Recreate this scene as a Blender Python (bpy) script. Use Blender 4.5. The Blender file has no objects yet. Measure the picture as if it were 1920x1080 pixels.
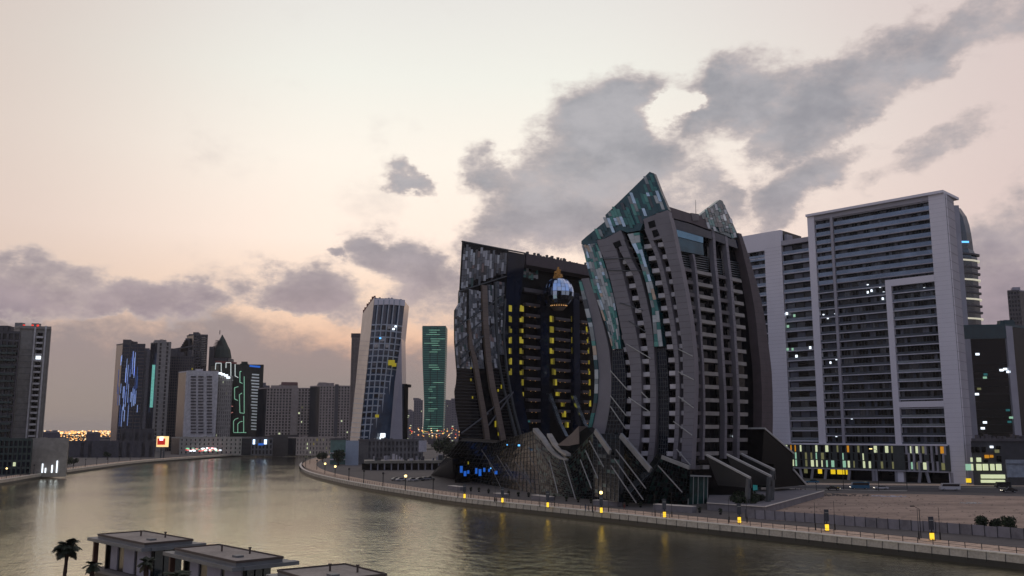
import bpy, bmesh, math, random
from mathutils import Vector
random.seed(7)
R = math.radians
scene = bpy.context.scene
COL = scene.collection

# ---------------------------------------------------------------- camera
F_PX = 1700.0                      # focal length in photo pixels (1920 wide)
HORIZON = 812.0
PITCH = math.atan((HORIZON - 540) / F_PX)
CAMZ = 22.0
cam = bpy.data.cameras.new('camera')
cam.lens = 36 * F_PX / 1920
cam.sensor_width = 36
cam.clip_start = 1
cam.clip_end = 60000
camo = bpy.data.objects.new('camera', cam)
camo.location = (0, 0, CAMZ)
camo.rotation_euler = (math.pi / 2 + PITCH, 0, 0)
COL.objects.link(camo)
scene.camera = camo

# ---------------------------------------------------------------- view
scene.view_settings.view_transform = 'Standard'
scene.view_settings.look = 'None'
scene.view_settings.exposure = 0.05
scene.view_settings.gamma = 1
scene.view_settings.use_curve_mapping = False

def srgb(h):
    h = h.lstrip('#')
    o = []
    for i in (0, 2, 4):
        v = int(h[i:i + 2], 16) / 255
        o.append(v / 12.92 if v <= .04045 else ((v + .055) / 1.055) ** 2.4)
    return tuple(o)

def ray(px, py):
    """direction in the world of a point of the photograph (1920 x 1080)"""
    u = (px - 960) / F_PX
    v = (540 - py) / F_PX
    c, s = math.cos(PITCH), math.sin(PITCH)
    return Vector((u, c - v * s, s + v * c))

# ---------------------------------------------------------------- world
world = bpy.data.worlds.new('World')
scene.world = world
world.use_nodes = True
nt = world.node_tree
nt.nodes.clear()

class G:
    """tiny node-expression helper"""
    def __init__(s, nt): s.nt = nt
    def n(s, t, **k):
        o = s.nt.nodes.new(t)
        for a, b in k.items(): setattr(o, a, b)
        return o
    def put(s, sock, v):
        if hasattr(v, 'is_output'): s.nt.links.new(v, sock)
        else: sock.default_value = v
    def m(s, op, a, b=0.0, c=0.0, clamp=False):
        o = s.n('ShaderNodeMath', operation=op, use_clamp=clamp)
        s.put(o.inputs[0], a); s.put(o.inputs[1], b)
        if len(o.inputs) > 2: s.put(o.inputs[2], c)
        return o.outputs[0]
    def mix(s, f, a, b):
        o = s.n('ShaderNodeMix', data_type='RGBA')
        s.put(o.inputs[0], f)
        s.put(o.inputs[6], a if hasattr(a, 'is_output') else (*a[:3], 1))
        s.put(o.inputs[7], b if hasattr(b, 'is_output') else (*b[:3], 1))
        return o.outputs[2]
    def ramp(s, f, stops, interp='LINEAR'):
        o = s.n('ShaderNodeValToRGB')
        cr = o.color_ramp; cr.interpolation = interp
        while len(cr.elements) > 1: cr.elements.remove(cr.elements[-1])
        cr.elements[0].position = stops[0][0]
        cr.elements[0].color = (*stops[0][1][:3], 1)
        for p, c in stops[1:]:
            e = cr.elements.new(p); e.color = (*c[:3], 1)
        s.put(o.inputs[0], f)
        return o.outputs[0]
    def noise(s, vec, scale, detail=6, rough=.55, w=None, dist=0.0):
        o = s.n('ShaderNodeTexNoise')
        if vec is not None: s.put(o.inputs['Vector'], vec)
        o.inputs['Scale'].default_value = scale
        o.inputs['Detail'].default_value = detail
        o.inputs['Roughness'].default_value = rough
        o.inputs['Distortion'].default_value = dist
        return o.outputs['Fac'], o.outputs['Color']
    def smooth(s, x, lo, hi):
        o = s.n('ShaderNodeMapRange', interpolation_type='SMOOTHSTEP')
        s.put(o.inputs[0], x)
        o.inputs[1].default_value = lo; o.inputs[2].default_value = hi
        return o.outputs[0]

g = G(nt)
tc = g.n('ShaderNodeTexCoord')
sep = g.n('ShaderNodeSeparateXYZ'); nt.links.new(tc.outputs['Generated'], sep.inputs[0])
X, Y, Z = sep.outputs
AZ = g.m('ARCTAN2', X, Y)
EL = g.m('ARCSINE', g.m('MAXIMUM', g.m('MINIMUM', Z, 1.0), -1.0))
ELN = g.m('MULTIPLY', EL, 2 / math.pi, clamp=True)

def e(d): return max(0.0, d) / 90
front = g.ramp(ELN, [(e(0), srgb('94887f')), (e(2.5), srgb('a69288')), (e(4.5), srgb('dfae92')),
                     (e(8), srgb('f5d5bc')), (e(12), srgb('feeadb')), (e(17), srgb('f9f0e4')),
                     (e(22), srgb('ecebe2')), (e(28), srgb('dfdcd8')), (e(45), srgb('b4b5be')), (e(90), srgb('8d98ad'))])
back = g.ramp(ELN, [(e(0), srgb('858ca6')), (e(6), srgb('969eb8')), (e(20), srgb('a3acc8')),
                    (e(45), srgb('9fa9c6')), (e(90), srgb('8d98ad'))])
az0 = R(-7)
w = g.m('COSINE', g.m('SUBTRACT', AZ, az0))
w = g.m('MULTIPLY_ADD', w, .5, .5)
w = g.smooth(w, .25, .88)
# pinker towards the right
pk = g.smooth(AZ, R(2), R(36))
clear = g.mix(g.m('MULTIPLY', pk, .85), front, srgb('ceb9b7'))
gl = g.smooth(AZ, R(-10), R(-36))
clear = g.mix(g.m('MULTIPLY', gl, .72), clear, srgb('c5b1a9'))
clear = g.mix(w, back, clear)

sq = g.n('ShaderNodeCombineXYZ')
g.put(sq.inputs[0], X); g.put(sq.inputs[1], Y); g.put(sq.inputs[2], g.m('MULTIPLY', Z, 1.7))
n1, _ = g.noise(sq.outputs[0], 5.6, 11, .66)
wA, wC = g.noise(sq.outputs[0], 9.0, 7, .6)
ws = g.n('ShaderNodeSeparateColor'); nt.links.new(wC, ws.inputs[0])
AZw = g.m('MULTIPLY_ADD', g.m('SUBTRACT', ws.outputs[0], .5), .15, AZ)
ELw = g.m('MULTIPLY_ADD', g.m('SUBTRACT', ws.outputs[1], .5), .11, EL)

def azel(px, py):
    d = ray(px, py).normalized()
    return math.atan2(d.x, d.y), math.asin(d.z)

BLOBS = [  # px, py, rx, ry, tilt (deg, up to the right), strength
    (930, 320, 85, 48, -25, 1), (1030, 385, 125, 85, 0, 1.05), (940, 410, 80, 70, 0, .95), (1150, 235, 110, 74, -8, 1.05), (1130, 310, 175, 85, 0, 1.05),
    (1350, 185, 95, 68, 20, 1), (1430, 185, 90, 66, 10, 1), (1545, 180, 110, 56, 38, 1), (1480, 262, 75, 40, 35, .95),
    (1660, 110, 125, 58, 28, 1), (1780, 62, 140, 55, 24, 1), (1890, 20, 110, 50, 15, 1), (2060, -40, 150, 60, 15, 1),
    (1520, 325, 115, 36, 15, .9), (1440, 382, 75, 30, 38, .8), (1180, 395, 170, 75, 0, 1), (1340, 355, 70, 40, -40, .8), (1300, 330, 90, 50, 0, .55),
    (1740, 290, 120, 26, 25, .62), (1560, 235, 90, 40, 30, .9), (1870, 455, 90, 80, 25, 1.0), (1850, 560, 150, 90, 0, .95),
    (70, 530, 115, 46, -5, 1), (290, 568, 140, 36, -6, 1), (-90, 520, 120, 50, 0, .9), (555, 568, 112, 50, -4, 1), (600, 612, 120, 45, 0, .9),
    (782, 342, 45, 20, -25, .85), (690, 486, 52, 24, -8, .85), (625, 500, 22, 14, 0, .8), (765, 515, 95, 40, -15, .9),
    (820, 560, 110, 50, 0, .95), (930, 470, 80, 60, 0, .8), (-300, 300, 160, 50, -15, .9), (2250, 300, 180, 60, 20, .9),
    (1290, 195, 34, 24, 0, -1.1), (500, 612, 75, 20, -8, -1.0), (590, 652, 50, 16, -8, -.8), (250, 625, 70, 14, -20, -.55), (60, 585, 60, 16, 0, -.4)]
bias = None
for (px, py, rx, ry, rot, st) in BLOBS:
    a, l = azel(px, py)
    rx /= F_PX; ry /= F_PX
    c, s_ = math.cos(R(rot)), math.sin(R(rot))
    da = g.m('SUBTRACT', AZw, a); dl = g.m('SUBTRACT', ELw, l)
    p = g.m('ADD', g.m('MULTIPLY', da, c / rx), g.m('MULTIPLY', dl, s_ / rx))
    q = g.m('ADD', g.m('MULTIPLY', da, -s_ / ry), g.m('MULTIPLY', dl, c / ry))
    d2 = g.m('ADD', g.m('MULTIPLY', p, p), g.m('MULTIPLY', q, q))
    v = g.m('MULTIPLY', g.m('DIVIDE', 1.0, g.m('MULTIPLY_ADD', g.m('MULTIPLY', d2, d2), .6, 1.0)), st)
    if st < 0: bias = g.m('ADD', bias, v)
    else: bias = v if bias is None else g.m('SMOOTH_MAX', bias, v, .25)
# the general cover: broken clouds elsewhere round the sky
gen, _ = g.noise(sq.outputs[0], 1.7, 5, .5)
away = g.smooth(g.m('ABSOLUTE', AZ), R(30), R(50))
high = g.smooth(EL, R(28), R(38))
gen = g.m('MULTIPLY', g.m('MULTIPLY', g.smooth(gen, .42, .68), .85), g.m('MAXIMUM', away, high))
bias = g.m('MAXIMUM', bias, gen)
dens = g.m('ADD', bias, g.m('MULTIPLY', g.m('SUBTRACT', n1, .5), 2.3))
cov = g.smooth(dens, .34, .8)
cov = g.m('MULTIPLY', g.m('MULTIPLY', cov, g.smooth(bias, .12, .3)), .9)
# low grey veil along the horizon, ragged upper border
veil = g.smooth(g.m('MULTIPLY_ADD', g.m('SUBTRACT', n1, .5), -.22, g.m('MULTIPLY_ADD', g.m('ABSOLUTE', AZ), -.02, EL)), R(7.6), R(4.4))
n4, _ = g.noise(sq.outputs[0], 13, 7, .62)
c_low = g.mix(g.smooth(n4, .3, .7), srgb('a0919a'), srgb('857a85'))
c_high = g.mix(g.smooth(n4, .3, .7), srgb('a6a4aa'), srgb('85868f'))
ccol = g.mix(g.smooth(EL, R(6), R(17)), c_low, c_high)
ccol = g.mix(g.smooth(dens, 1.05, .45), ccol, srgb('bcaeac'))
sky = g.mix(g.m('MULTIPLY', veil, .88), clear, g.mix(g.smooth(EL, R(0), R(6)), srgb('8f8680'), srgb('8a8186')))
sky = g.mix(cov, sky, ccol)
behind = g.m('MULTIPLY_ADD', g.m('SUBTRACT', 1.0, w), -.12, 1.0)
vm = g.n('ShaderNodeVectorMath', operation='SCALE')
nt.links.new(sky, vm.inputs[0]); g.put(vm.inputs['Scale'], behind)
nish = g.n('ShaderNodeTexSky', sky_type='NISHITA', sun_disc=False)
SUN_EL, SUN_AZ = R(1.0), R(-62)
nish.sun_elevation = SUN_EL
nish.sun_rotation = SUN_AZ
b1 = g.n('ShaderNodeBackground'); nt.links.new(vm.outputs[0], b1.inputs[0]); b1.inputs[1].default_value = 1.04
b2 = g.n('ShaderNodeBackground'); nt.links.new(nish.outputs[0], b2.inputs[0]); b2.inputs[1].default_value = .01
ad = g.n('ShaderNodeAddShader'); nt.links.new(b1.outputs[0], ad.inputs[0]); nt.links.new(b2.outputs[0], ad.inputs[1])
out = g.n('ShaderNodeOutputWorld'); nt.links.new(ad.outputs[0], out.inputs[0])
world.cycles.sampling_method = 'MANUAL'
world.cycles.sample_map_resolution = 512

sun = bpy.data.lights.new('sun', 'SUN')
sun.energy = .2
sun.angle = R(40)
sun.color = (1, .78, .6)
suno = bpy.data.objects.new('sun', sun)
sd = Vector((math.sin(SUN_AZ) * math.cos(SUN_EL), math.cos(SUN_AZ) * math.cos(SUN_EL), math.sin(SUN_EL)))
suno.rotation_euler = sd.to_track_quat('Z', 'Y').to_euler()
suno.location = (0, 0, 300)
COL.objects.link(suno)

# ---------------------------------------------------------------- helpers
GZ = 2.2    # level of the quays and the ground above the water

def ground(px, py, z=GZ):
    d = ray(px, py)
    t = (z - CAMZ) / d.z
    return Vector((d.x * t, d.y * t, z))

def atY(px, py, Yd):
    d = ray(px, py)
    t = Yd / d.y
    return Vector((d.x * t, Yd, CAMZ + d.z * t))

MATS = {}
def mat(name, col, rough=.7, metal=0.0, emit=None, es=0.0, var=.12, scale=.4, bump=0.0, spec=.5, coat=0.0, stretch=None, fine=None):
    if name in MATS: return MATS[name]
    m = bpy.data.materials.new(name); m.use_nodes = True
    t = m.node_tree; gg = G(t)
    bs = t.nodes['Principled BSDF']
    c = srgb(col) if isinstance(col, str) else col
    tc = gg.n('ShaderNodeTexCoord')
    vec = tc.outputs['Object']
    if stretch:
        mp = gg.n('ShaderNodeMapping'); t.links.new(vec, mp.inputs[0]); mp.inputs['Scale'].default_value = stretch
        vec = mp.outputs[0]
    f, _ = gg.noise(vec, scale, 6, .6)
    lo = tuple(max(0, x * (1 - var * 1.6)) for x in c); hi = tuple(min(1, x * (1 + var * 1.6)) for x in c)
    cc = gg.mix(gg.smooth(f, .25, .75), lo, hi)
    t.links.new(cc, bs.inputs['Base Color'])
    if fine:
        f2, _ = gg.noise(tc.outputs['Object'], fine, 4, .6)
        cc2 = gg.mix(gg.smooth(f2, .3, .7), tuple(x * .7 for x in c), tuple(min(1, x * 1.25) for x in c))
        cc = gg.mix(.5, cc, cc2); t.links.new(cc, bs.inputs['Base Color'])
    bs.inputs['Roughness'].default_value = rough
    bs.inputs['Metallic'].default_value = metal
    bs.inputs['Specular IOR Level'].default_value = spec
    bs.inputs['Coat Weight'].default_value = coat
    if emit:
        ec = srgb(emit) if isinstance(emit, str) else emit
        bs.inputs['Emission Color'].default_value = (*ec, 1)
        bs.inputs['Emission Strength'].default_value = es
    if bump:
        bn = gg.n('ShaderNodeBump'); bn.inputs['Strength'].default_value = bump; bn.inputs['Distance'].default_value = .3
        fb, _ = gg.noise(tc.outputs['Object'], scale * 6, 4, .6)
        t.links.new(fb, bn.inputs['Height']); t.links.new(bn.outputs[0], bs.inputs['Normal'])
    MATS[name] = m
    return m

class MB:
    """collects geometry, becomes ONE mesh object"""
    def __init__(s): s.v = []; s.f = []; s.mi = []
    def add(s, vs, fs, mi=0):
        b = len(s.v); s.v.extend([tuple(x) for x in vs])
        for f in fs: s.f.append([b + i for i in f]); s.mi.append(mi)
        return s
    def quad(s, a, b, c, d, mi=0): return s.add([a, b, c, d], [(0, 1, 2, 3)], mi)
    def hexa(s, q, mi=0):
        """8 points: 4 of one face, 4 of the opposite one"""
        return s.add(q, [(0, 1, 2, 3), (7, 6, 5, 4), (0, 4, 5, 1), (1, 5, 6, 2), (2, 6, 7, 3), (3, 7, 4, 0)], mi)
    def box(s, x0, x1, y0, y1, z0, z1, mi=0):
        return s.hexa([(x0, y0, z0), (x1, y0, z0), (x1, y1, z0), (x0, y1, z0),
                       (x0, y0, z1), (x1, y0, z1), (x1, y1, z1), (x0, y1, z1)], mi)
    def obox(s, o, d, n, u0, u1, k0, k1, z0, z1, mi=0):
        """box in a frame: o origin (x,y), d along, n outwards"""
        P = lambda u, k, z: (o[0] + d[0] * u + n[0] * k, o[1] + d[1] * u + n[1] * k, z)
        return s.hexa([P(u0, k0, z0), P(u1, k0, z0), P(u1, k1, z0), P(u0, k1, z0),
                       P(u0, k0, z1), P(u1, k0, z1), P(u1, k1, z1), P(u0, k1, z1)], mi)
    def prism(s, a, b, mi=0):
        """loop a and loop b, joined"""
        n = len(a)
        fs = [tuple(range(n)), tuple(range(2 * n - 1, n - 1, -1))]
        for i in range(n): fs.append((i, (i + 1) % n, n + (i + 1) % n, n + i))
        return s.add(list(a) + list(b), fs, mi)
    def loft(s, rings, mi=0, cap=True):
        n = len(rings[0]); vs = [p for r in rings for p in r]; fs = []
        for j in range(len(rings) - 1):
            for i in range(n):
                fs.append((j * n + i, j * n + (i + 1) % n, (j + 1) * n + (i + 1) % n, (j + 1) * n + i))
        if cap:
            fs.append(tuple(range(n - 1, -1, -1))); fs.append(tuple((len(rings) - 1) * n + i for i in range(n)))
        return s.add(vs, fs, mi)
    def tube(s, a, b, r, n=6, mi=0, r2=None):
        a = Vector(a); b = Vector(b); d = (b - a)
        if d.length < 1e-6: return s
        d.normalize(); h = Vector((0, 0, 1)) if abs(d.z) < .9 else Vector((1, 0, 0))
        x = d.cross(h).normalized(); y = d.cross(x); r2 = r if r2 is None else r2
        ra = [a + (x * math.cos(2 * math.pi * i / n) + y * math.sin(2 * math.pi * i / n)) * r for i in range(n)]
        rb = [b + (x * math.cos(2 * math.pi * i / n) + y * math.sin(2 * math.pi * i / n)) * r2 for i in range(n)]
        return s.loft([ra, rb], mi)
    def bar(s, a, b, w, h, up=(0, 0, 1), mi=0):
        """rectangular beam from a to b"""
        a = Vector(a); b = Vector(b); d = (b - a).normalized(); up = Vector(up)
        x = d.cross(up).normalized() * (w / 2); y = x.cross(d).normalized() * (h / 2)
        return s.hexa([a - x - y, a + x - y, a + x + y, a - x + y, b - x - y, b + x - y, b + x + y, b - x + y], mi)
    def sphere(s, c, r, nu=10, nv=6, mi=0, sz=1, jit=0):
        c = Vector(c); rings = []
        for j in range(1, nv):
            t = math.pi * j / nv
            rings.append([c + Vector((math.sin(t) * math.cos(2 * math.pi * i / nu), math.sin(t) * math.sin(2 * math.pi * i / nu), math.cos(t) * sz)) * r * (1 + random.uniform(-jit, jit)) for i in range(nu)])
        return s.loft(rings, mi)
    def build(s, name, mats, parent=None, label=None, kind=None, smooth=False):
        me = bpy.data.meshes.new(name)
        me.from_pydata(s.v, [], s.f)
        if not isinstance(mats, (list, tuple)): mats = [mats]
        for m in mats: me.materials.append(m)
        if len(mats) > 1: me.polygons.foreach_set('material_index', s.mi)
        bm = bmesh.new(); bm.from_mesh(me); bmesh.ops.recalc_face_normals(bm, faces=bm.faces)
        if smooth:
            for f in bm.faces: f.smooth = True
        bm.to_mesh(me); bm.free()
        o = bpy.data.objects.new(name, me)
        COL.objects.link(o)
        if parent:
            o.parent = parent
            L = parent
            off = Vector((0, 0, 0))
            while L: off += L.location; L = L.parent
            if getattr(parent, 'rz', None) is None: pass
            me.transform(__import__('mathutils').Matrix.Translation(-off)) if off.length else None
        if label: o['label'] = label
        if kind: o['kind'] = kind
        return o

def thing(name, label, cat, loc=(0, 0, 0), group=None):
    o = bpy.data.objects.new(name, None)
    o.empty_display_size = .5
    COL.objects.link(o); o.location = loc
    o['label'] = label; o['category'] = cat
    if group: o['group'] = group
    return o

def tag(o, label, cat, group=None):
    o['label'] = label; o['category'] = cat
    if group: o['group'] = group
    return o

def struct(mb, name, m):
    return mb.build(name, m, kind='structure')

def copy_tree(o, parent=None):
    c = o.copy(); COL.objects.link(c); c.parent = parent
    for ch in [x for x in CH.get(o.name, [])]:
        d = ch.copy(); COL.objects.link(d); d.parent = c
        for gc in CH.get(ch.name, []):
            e_ = gc.copy(); COL.objects.link(e_); e_.parent = d
    return c
CH = {}
def freeze(o):
    """remember the children of a prototype for quick copying"""
    CH[o.name] = list(o.children)
    for c in o.children: CH[c.name] = list(c.children)

class Fac:
    """a facade: origin o, horizontal direction d, outward normal n; off(z) shifts it along n"""
    def __init__(s, o, d, n, off=None):
        s.o = Vector((o[0], o[1])); s.d = Vector(d).normalized(); s.n = Vector(n).normalized()
        s.off = off or (lambda z: 0.0)
    def uv(s, px, py, k=0.0):
        d = ray(px, py)
        def f(t):
            q = Vector((d.x * t, d.y * t)); z = CAMZ + d.z * t
            return s.n.dot(q - s.o) - s.off(z) - k
        t0, t1 = 20.0, 3000.0
        f0 = f(t0)
        for _ in range(60):
            tm = (t0 + t1) / 2; fm = f(tm)
            if (fm > 0) == (f0 > 0): t0 = tm
            else: t1 = tm
        t = (t0 + t1) / 2
        q = Vector((d.x * t, d.y * t)); z = CAMZ + d.z * t
        return s.d.dot(q - s.o), z
    def P(s, u, z, k=0.0):
        kk = s.off(z) + k
        return Vector((s.o.x + s.d.x * u + s.n.x * kk, s.o.y + s.d.y * u + s.n.y * kk, z))
    def curve(s, pts, k=0.0):
        q = sorted([(z, u) for u, z in (s.uv(x, y, k) for x, y in pts)])
        def c(z):
            if z <= q[0][0]:
                a, b = q[0], q[1]
            elif z >= q[-1][0]:
                a, b = q[-2], q[-1]
            else:
                for i in range(len(q) - 1):
                    if q[i][0] <= z <= q[i + 1][0]: a, b = q[i], q[i + 1]; break
            t = (z - a[0]) / max(1e-6, b[0] - a[0])
            t = max(-.6, min(1.6, t))
            return a[1] + (b[1] - a[1]) * t
        return c
    def rib(s, mb, cl, cr, z0, z1, k0, k1, n=24, mi=0):
        rings = []
        for i in range(n + 1):
            z = z0 + (z1 - z0) * i / n
            a, b = cl(z), cr(z)
            rings.append([s.P(a, z, k0), s.P(b, z, k0), s.P(b, z, k1), s.P(a, z, k1)])
        return mb.loft(rings, mi)
    def poly(s, mb, pts, k0, k1, mi=0):
        q = [s.uv(x, y) for x, y in pts]
        return mb.prism([s.P(u, z, k1) for u, z in q], [s.P(u, z, k0) for u, z in q], mi)
    def box(s, mb, u0, u1, z0, z1, k0, k1, mi=0):
        return mb.hexa([s.P(u0, z0, k0), s.P(u1, z0, k0), s.P(u1, z1, k0), s.P(u0, z1, k0),
                        s.P(u0, z0, k1), s.P(u1, z0, k1), s.P(u1, z1, k1), s.P(u0, z1, k1)], mi)
    def bar(s, mb, a, b, w, k0, k1, mi=0):
        """straight bar between two photo points, w metres wide"""
        u0, z0 = s.uv(*a); u1, z1 = s.uv(*b)
        L = math.hypot(u1 - u0, z1 - z0) or 1; nx, nz = -(z1 - z0) / L * w / 2, (u1 - u0) / L * w / 2
        q = [(u0 - nx, z0 - nz), (u1 - nx, z1 - nz), (u1 + nx, z1 + nz), (u0 + nx, z0 + nz)]
        return mb.prism([s.P(u, z, k1) for u, z in q], [s.P(u, z, k0) for u, z in q], mi)

def inpoly(x, y, p):
    c = False; j = len(p) - 1
    for i in range(len(p)):
        if (p[i][1] > y) != (p[j][1] > y) and x < (p[j][0] - p[i][0]) * (y - p[i][1]) / (p[j][1] - p[i][1]) + p[i][0]: c = not c
        j = i
    return c
# ================================================================ SETTING
# water
m = bpy.data.materials.new('canal_water'); m.use_nodes = True
t = m.node_tree; gg = G(t); bs = t.nodes['Principled BSDF']
bs.inputs['Base Color'].default_value = (.80, .77, .48, 1)
bs.inputs['Roughness'].default_value = .07
bs.inputs['Metallic'].default_value = 1.0
tcw = gg.n('ShaderNodeTexCoord')
mp = gg.n('ShaderNodeMapping'); t.links.new(tcw.outputs['Object'], mp.inputs[0]); mp.inputs['Scale'].default_value = (1, .8, 1)
mp.inputs['Rotation'].default_value = (0, 0, R(25))
f1, _ = gg.noise(mp.outputs[0], .42, 6, .68, dist=.5)
f2, _ = gg.noise(mp.outputs[0], 2.6, 3, .55)
f3, _ = gg.noise(mp.outputs[0], .03, 4, .5)
h = gg.m('MULTIPLY_ADD', f2, .3, f1)
b = gg.n('ShaderNodeBump'); t.links.new(h, b.inputs['Height'])
gg.put(b.inputs['Strength'], gg.m('MULTIPLY_ADD', gg.smooth(f3, .35, .65), .3, .55)); b.inputs['Distance'].default_value = .21
t.links.new(b.outputs[0], bs.inputs['Normal'])
WATER = m
mb = MB(); mb.quad((-3000, -400, 0), (3000, -400, 0), (3000, 3000, 0), (-3000, 3000, 0))
struct(mb, 'canal_water', WATER)

CONC = mat('quay_concrete', '9c958c', .85, var=.2, scale=.3, bump=.2, fine=2.5)
DARKC = mat('wet_quay_concrete', '121210', .5, var=.3, scale=.4)
COPE = mat('coping_stone', 'c8c1b6', .8, var=.12, scale=1.0)
PAVE = mat('tan_paving', 'bfa68e', .85, var=.15, scale=.25, fine=1.6)
CITY = mat('city_ground', '54504d', .9, var=.25, scale=.03, fine=.4)
SAND = mat('sandy_lot', '9b8675', .95, var=.38, scale=.05, bump=.3, fine=.35, stretch=(.6, 2.2, 1))
ASPH = mat('asphalt', '37363a', .85, var=.15, scale=.2)
LINE = mat('road_paint', 'b5b5b0', .7)

def joints(line, d):
    mb = MB()
    for p, t_ in sample0(line, 3.2):
        n = Vector((-t_.y, t_.x, 0)) * d
        mb.bar(p + n * .03 + Vector((0, 0, .6)), p + n * .2 + Vector((0, 0, GZ)), .09, .05, (t_.x, t_.y, 0))
    struct(mb, 'quay_wall_joints', DARKC)
def sample0(line, step):
    out = []; acc = 0; nxt = 0
    for i in range(len(line) - 1):
        a, b2_ = line[i], line[i + 1]; L = (b2_ - a).length
        while nxt <= acc + L: out.append((a.lerp(b2_, (nxt - acc) / L), (b2_ - a).normalized())); nxt += step
        acc += L
    return out
# right bank water line (photo points at the water level)
RW = [(760, 852.5), (690, 853.5), (640, 856), (602, 861), (580, 866), (568, 871), (561.5, 876), (560.5, 881), (566, 888), (583, 895.5), (618, 905), (673, 917.5), (760, 932),
      (840, 945), (940, 957), (1040, 968), (1157, 981), (1300, 998), (1429, 1012), (1526, 1023), (1655, 1038), (1800, 1055), (1920, 1069), (2150, 1100), (2500, 1150)]
RWp = [ground(x, y, 0) for x, y in RW]
def resample(p, step):
    out = [p[0]]; acc = 0
    for i in range(len(p) - 1):
        a, b = p[i], p[i + 1]; L = (b - a).length; d = step - acc
        while d <= L:
            out.append(a + (b - a) * (d / L)); d += step
        acc = (acc + L) % step
    out.append(p[-1]); return out
def smoothline(p, it=2):
    for _ in range(it):
        q = [p[0]]
        for i in range(len(p) - 1):
            q.append(p[i] * .75 + p[i + 1] * .25); q.append(p[i] * .25 + p[i + 1] * .75)
        q.append(p[-1]); p = q
    return p
RWs = smoothline(RWp)
def offs(line, d, z):
    """parallel of a line, d to its left"""
    o = []
    for i, p in enumerate(line):
        a = line[max(0, i - 1)]; b = line[min(len(line) - 1, i + 1)]
        t_ = Vector((b.x - a.x, b.y - a.y)).normalized()
        o.append(Vector((p.x - t_.y * d, p.y + t_.x * d, z)))
    return o
def strip(mb, A, B, mi=0):
    n = len(A); mb.add(A + B, [(i, i + 1, n + i + 1, n + i) for i in range(n - 1)], mi)
def quay(line, name, side):
    """a quay wall with dark wet foot, stone coping, paved walk behind"""
    d = side
    mb = MB(); strip(mb, offs(line, 0, -2), offs(line, .1 * d, 1.0)); struct(mb, name + '_wet_foot', DARKC)
    mb = MB(); strip(mb, offs(line, .11 * d, .98), offs(line, .25 * d, GZ)); struct(mb, name, CONC)
    mb = MB(); A = offs(line, .1 * d, GZ + .02); B = offs(line, 1.3 * d, GZ + .02); A2 = offs(line, .1 * d, GZ + .2); B2 = offs(line, 1.3 * d, GZ + .2)
    strip(mb, A, A2); strip(mb, A2, B2); strip(mb, B2, B); struct(mb, name + '_coping', COPE)
# right bank: walking from the far end towards the camera the land is on the left
quay(RWs, 'quay_wall_right', 1)
mb = MB(); far = [Vector((9000, 60, GZ)), Vector((9000, 30000, GZ)), Vector((-60, 30000, GZ))]
# right land
edge = offs(RWs, .25, GZ)
loop = edge + [Vector((9000, -300, GZ)), Vector((9000, 14000, GZ)), Vector((edge[0].x + 900, 14000, GZ))]
mb.add(loop, [tuple(range(len(loop)))]); struct(mb, 'ground_right_bank', CITY)
mb = MB(); strip(mb, offs(RWs, 1.2, GZ + .05), offs(RWs, 10.5, GZ + .05)); struct(mb, 'promenade_right', PAVE)

joints(RWs, 1)
LW = [(-700, 1010), (-300, 953), (0, 911), (63, 899), (158, 884), (253, 870.5), (336, 863.5), (435, 856.5), (515, 852), (600, 847.5), (700, 844), (1000, 840)]
LWs = smoothline([ground(x, y, 0) for x, y in LW])
quay(LWs, 'quay_wall_left', 1)
edge = offs(LWs, .25, GZ)
e0, e1 = edge[0], edge[-1]
loop = edge + [Vector((e1.x + 2500, e1.y + 300, GZ)), Vector((9000, 14000, GZ)), Vector((-9000, 14000, GZ)), Vector((-9000, -300, GZ)), Vector((e0.x, -300, GZ))]
mb = MB(); mb.add([Vector((p.x, p.y, GZ - .06)) for p in loop], [tuple(range(len(loop)))]); struct(mb, 'ground_left_bank', CITY)
mb = MB(); strip(mb, offs(LWs, 1.2, GZ + .05), offs(LWs, 9, GZ + .05)); struct(mb, 'promenade_left', PAVE)
# far ground out to the horizon
mb = MB(); mb.quad((-40000, 13000, GZ - .5), (40000, 13000, GZ - .5), (40000, 58000, GZ - .5), (-40000, 58000, GZ - .5)); struct(mb, 'far_ground', CITY)

# sandy lot and road on the right
def gpoly(name, pts, z, m):
    mb = MB(); mb.add([ground(x, y, z) for x, y in pts], [tuple(range(len(pts)))]); return struct(mb, name, m)
gpoly('sandy_lot', [(1395, 948), (1462, 930), (1540, 925), (1700, 926), (1920, 931), (2300, 940), (2300, 1060), (1920, 1011), (1620, 986), (1400, 972)], GZ + .03, SAND)
gpoly('road', [(1425, 912), (1480, 908), (1920, 912), (2300, 916), (2300, 932), (1920, 925.5), (1700, 921), (1480, 917)], GZ + .06, ASPH)
gpoly('road_edge_line', [(1480, 910.3), (1920, 914.6), (1920, 915.0), (1480, 910.6)], GZ + .1, LINE)
mb = MB()
a, b_ = ground(1480, 908), ground(2300, 916); mb.bar(a + Vector((0, .4, .1)), b_ + Vector((0, .4, .1)), .5, .22)
a, b_ = ground(1480, 917), ground(1700, 921); mb.bar(a + Vector((0, -.4, .1)), b_ + Vector((0, -.4, .1)), .5, .22)
struct(mb, 'road_kerb', COPE)
mb = MB(); strip(mb, [ground(1440, 908.3, GZ + .09), ground(2300, 915, GZ + .09)], [ground(1440, 905, GZ + .09), ground(2300, 911, GZ + .09)]); struct(mb, 'pavement', PAVE)
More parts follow.
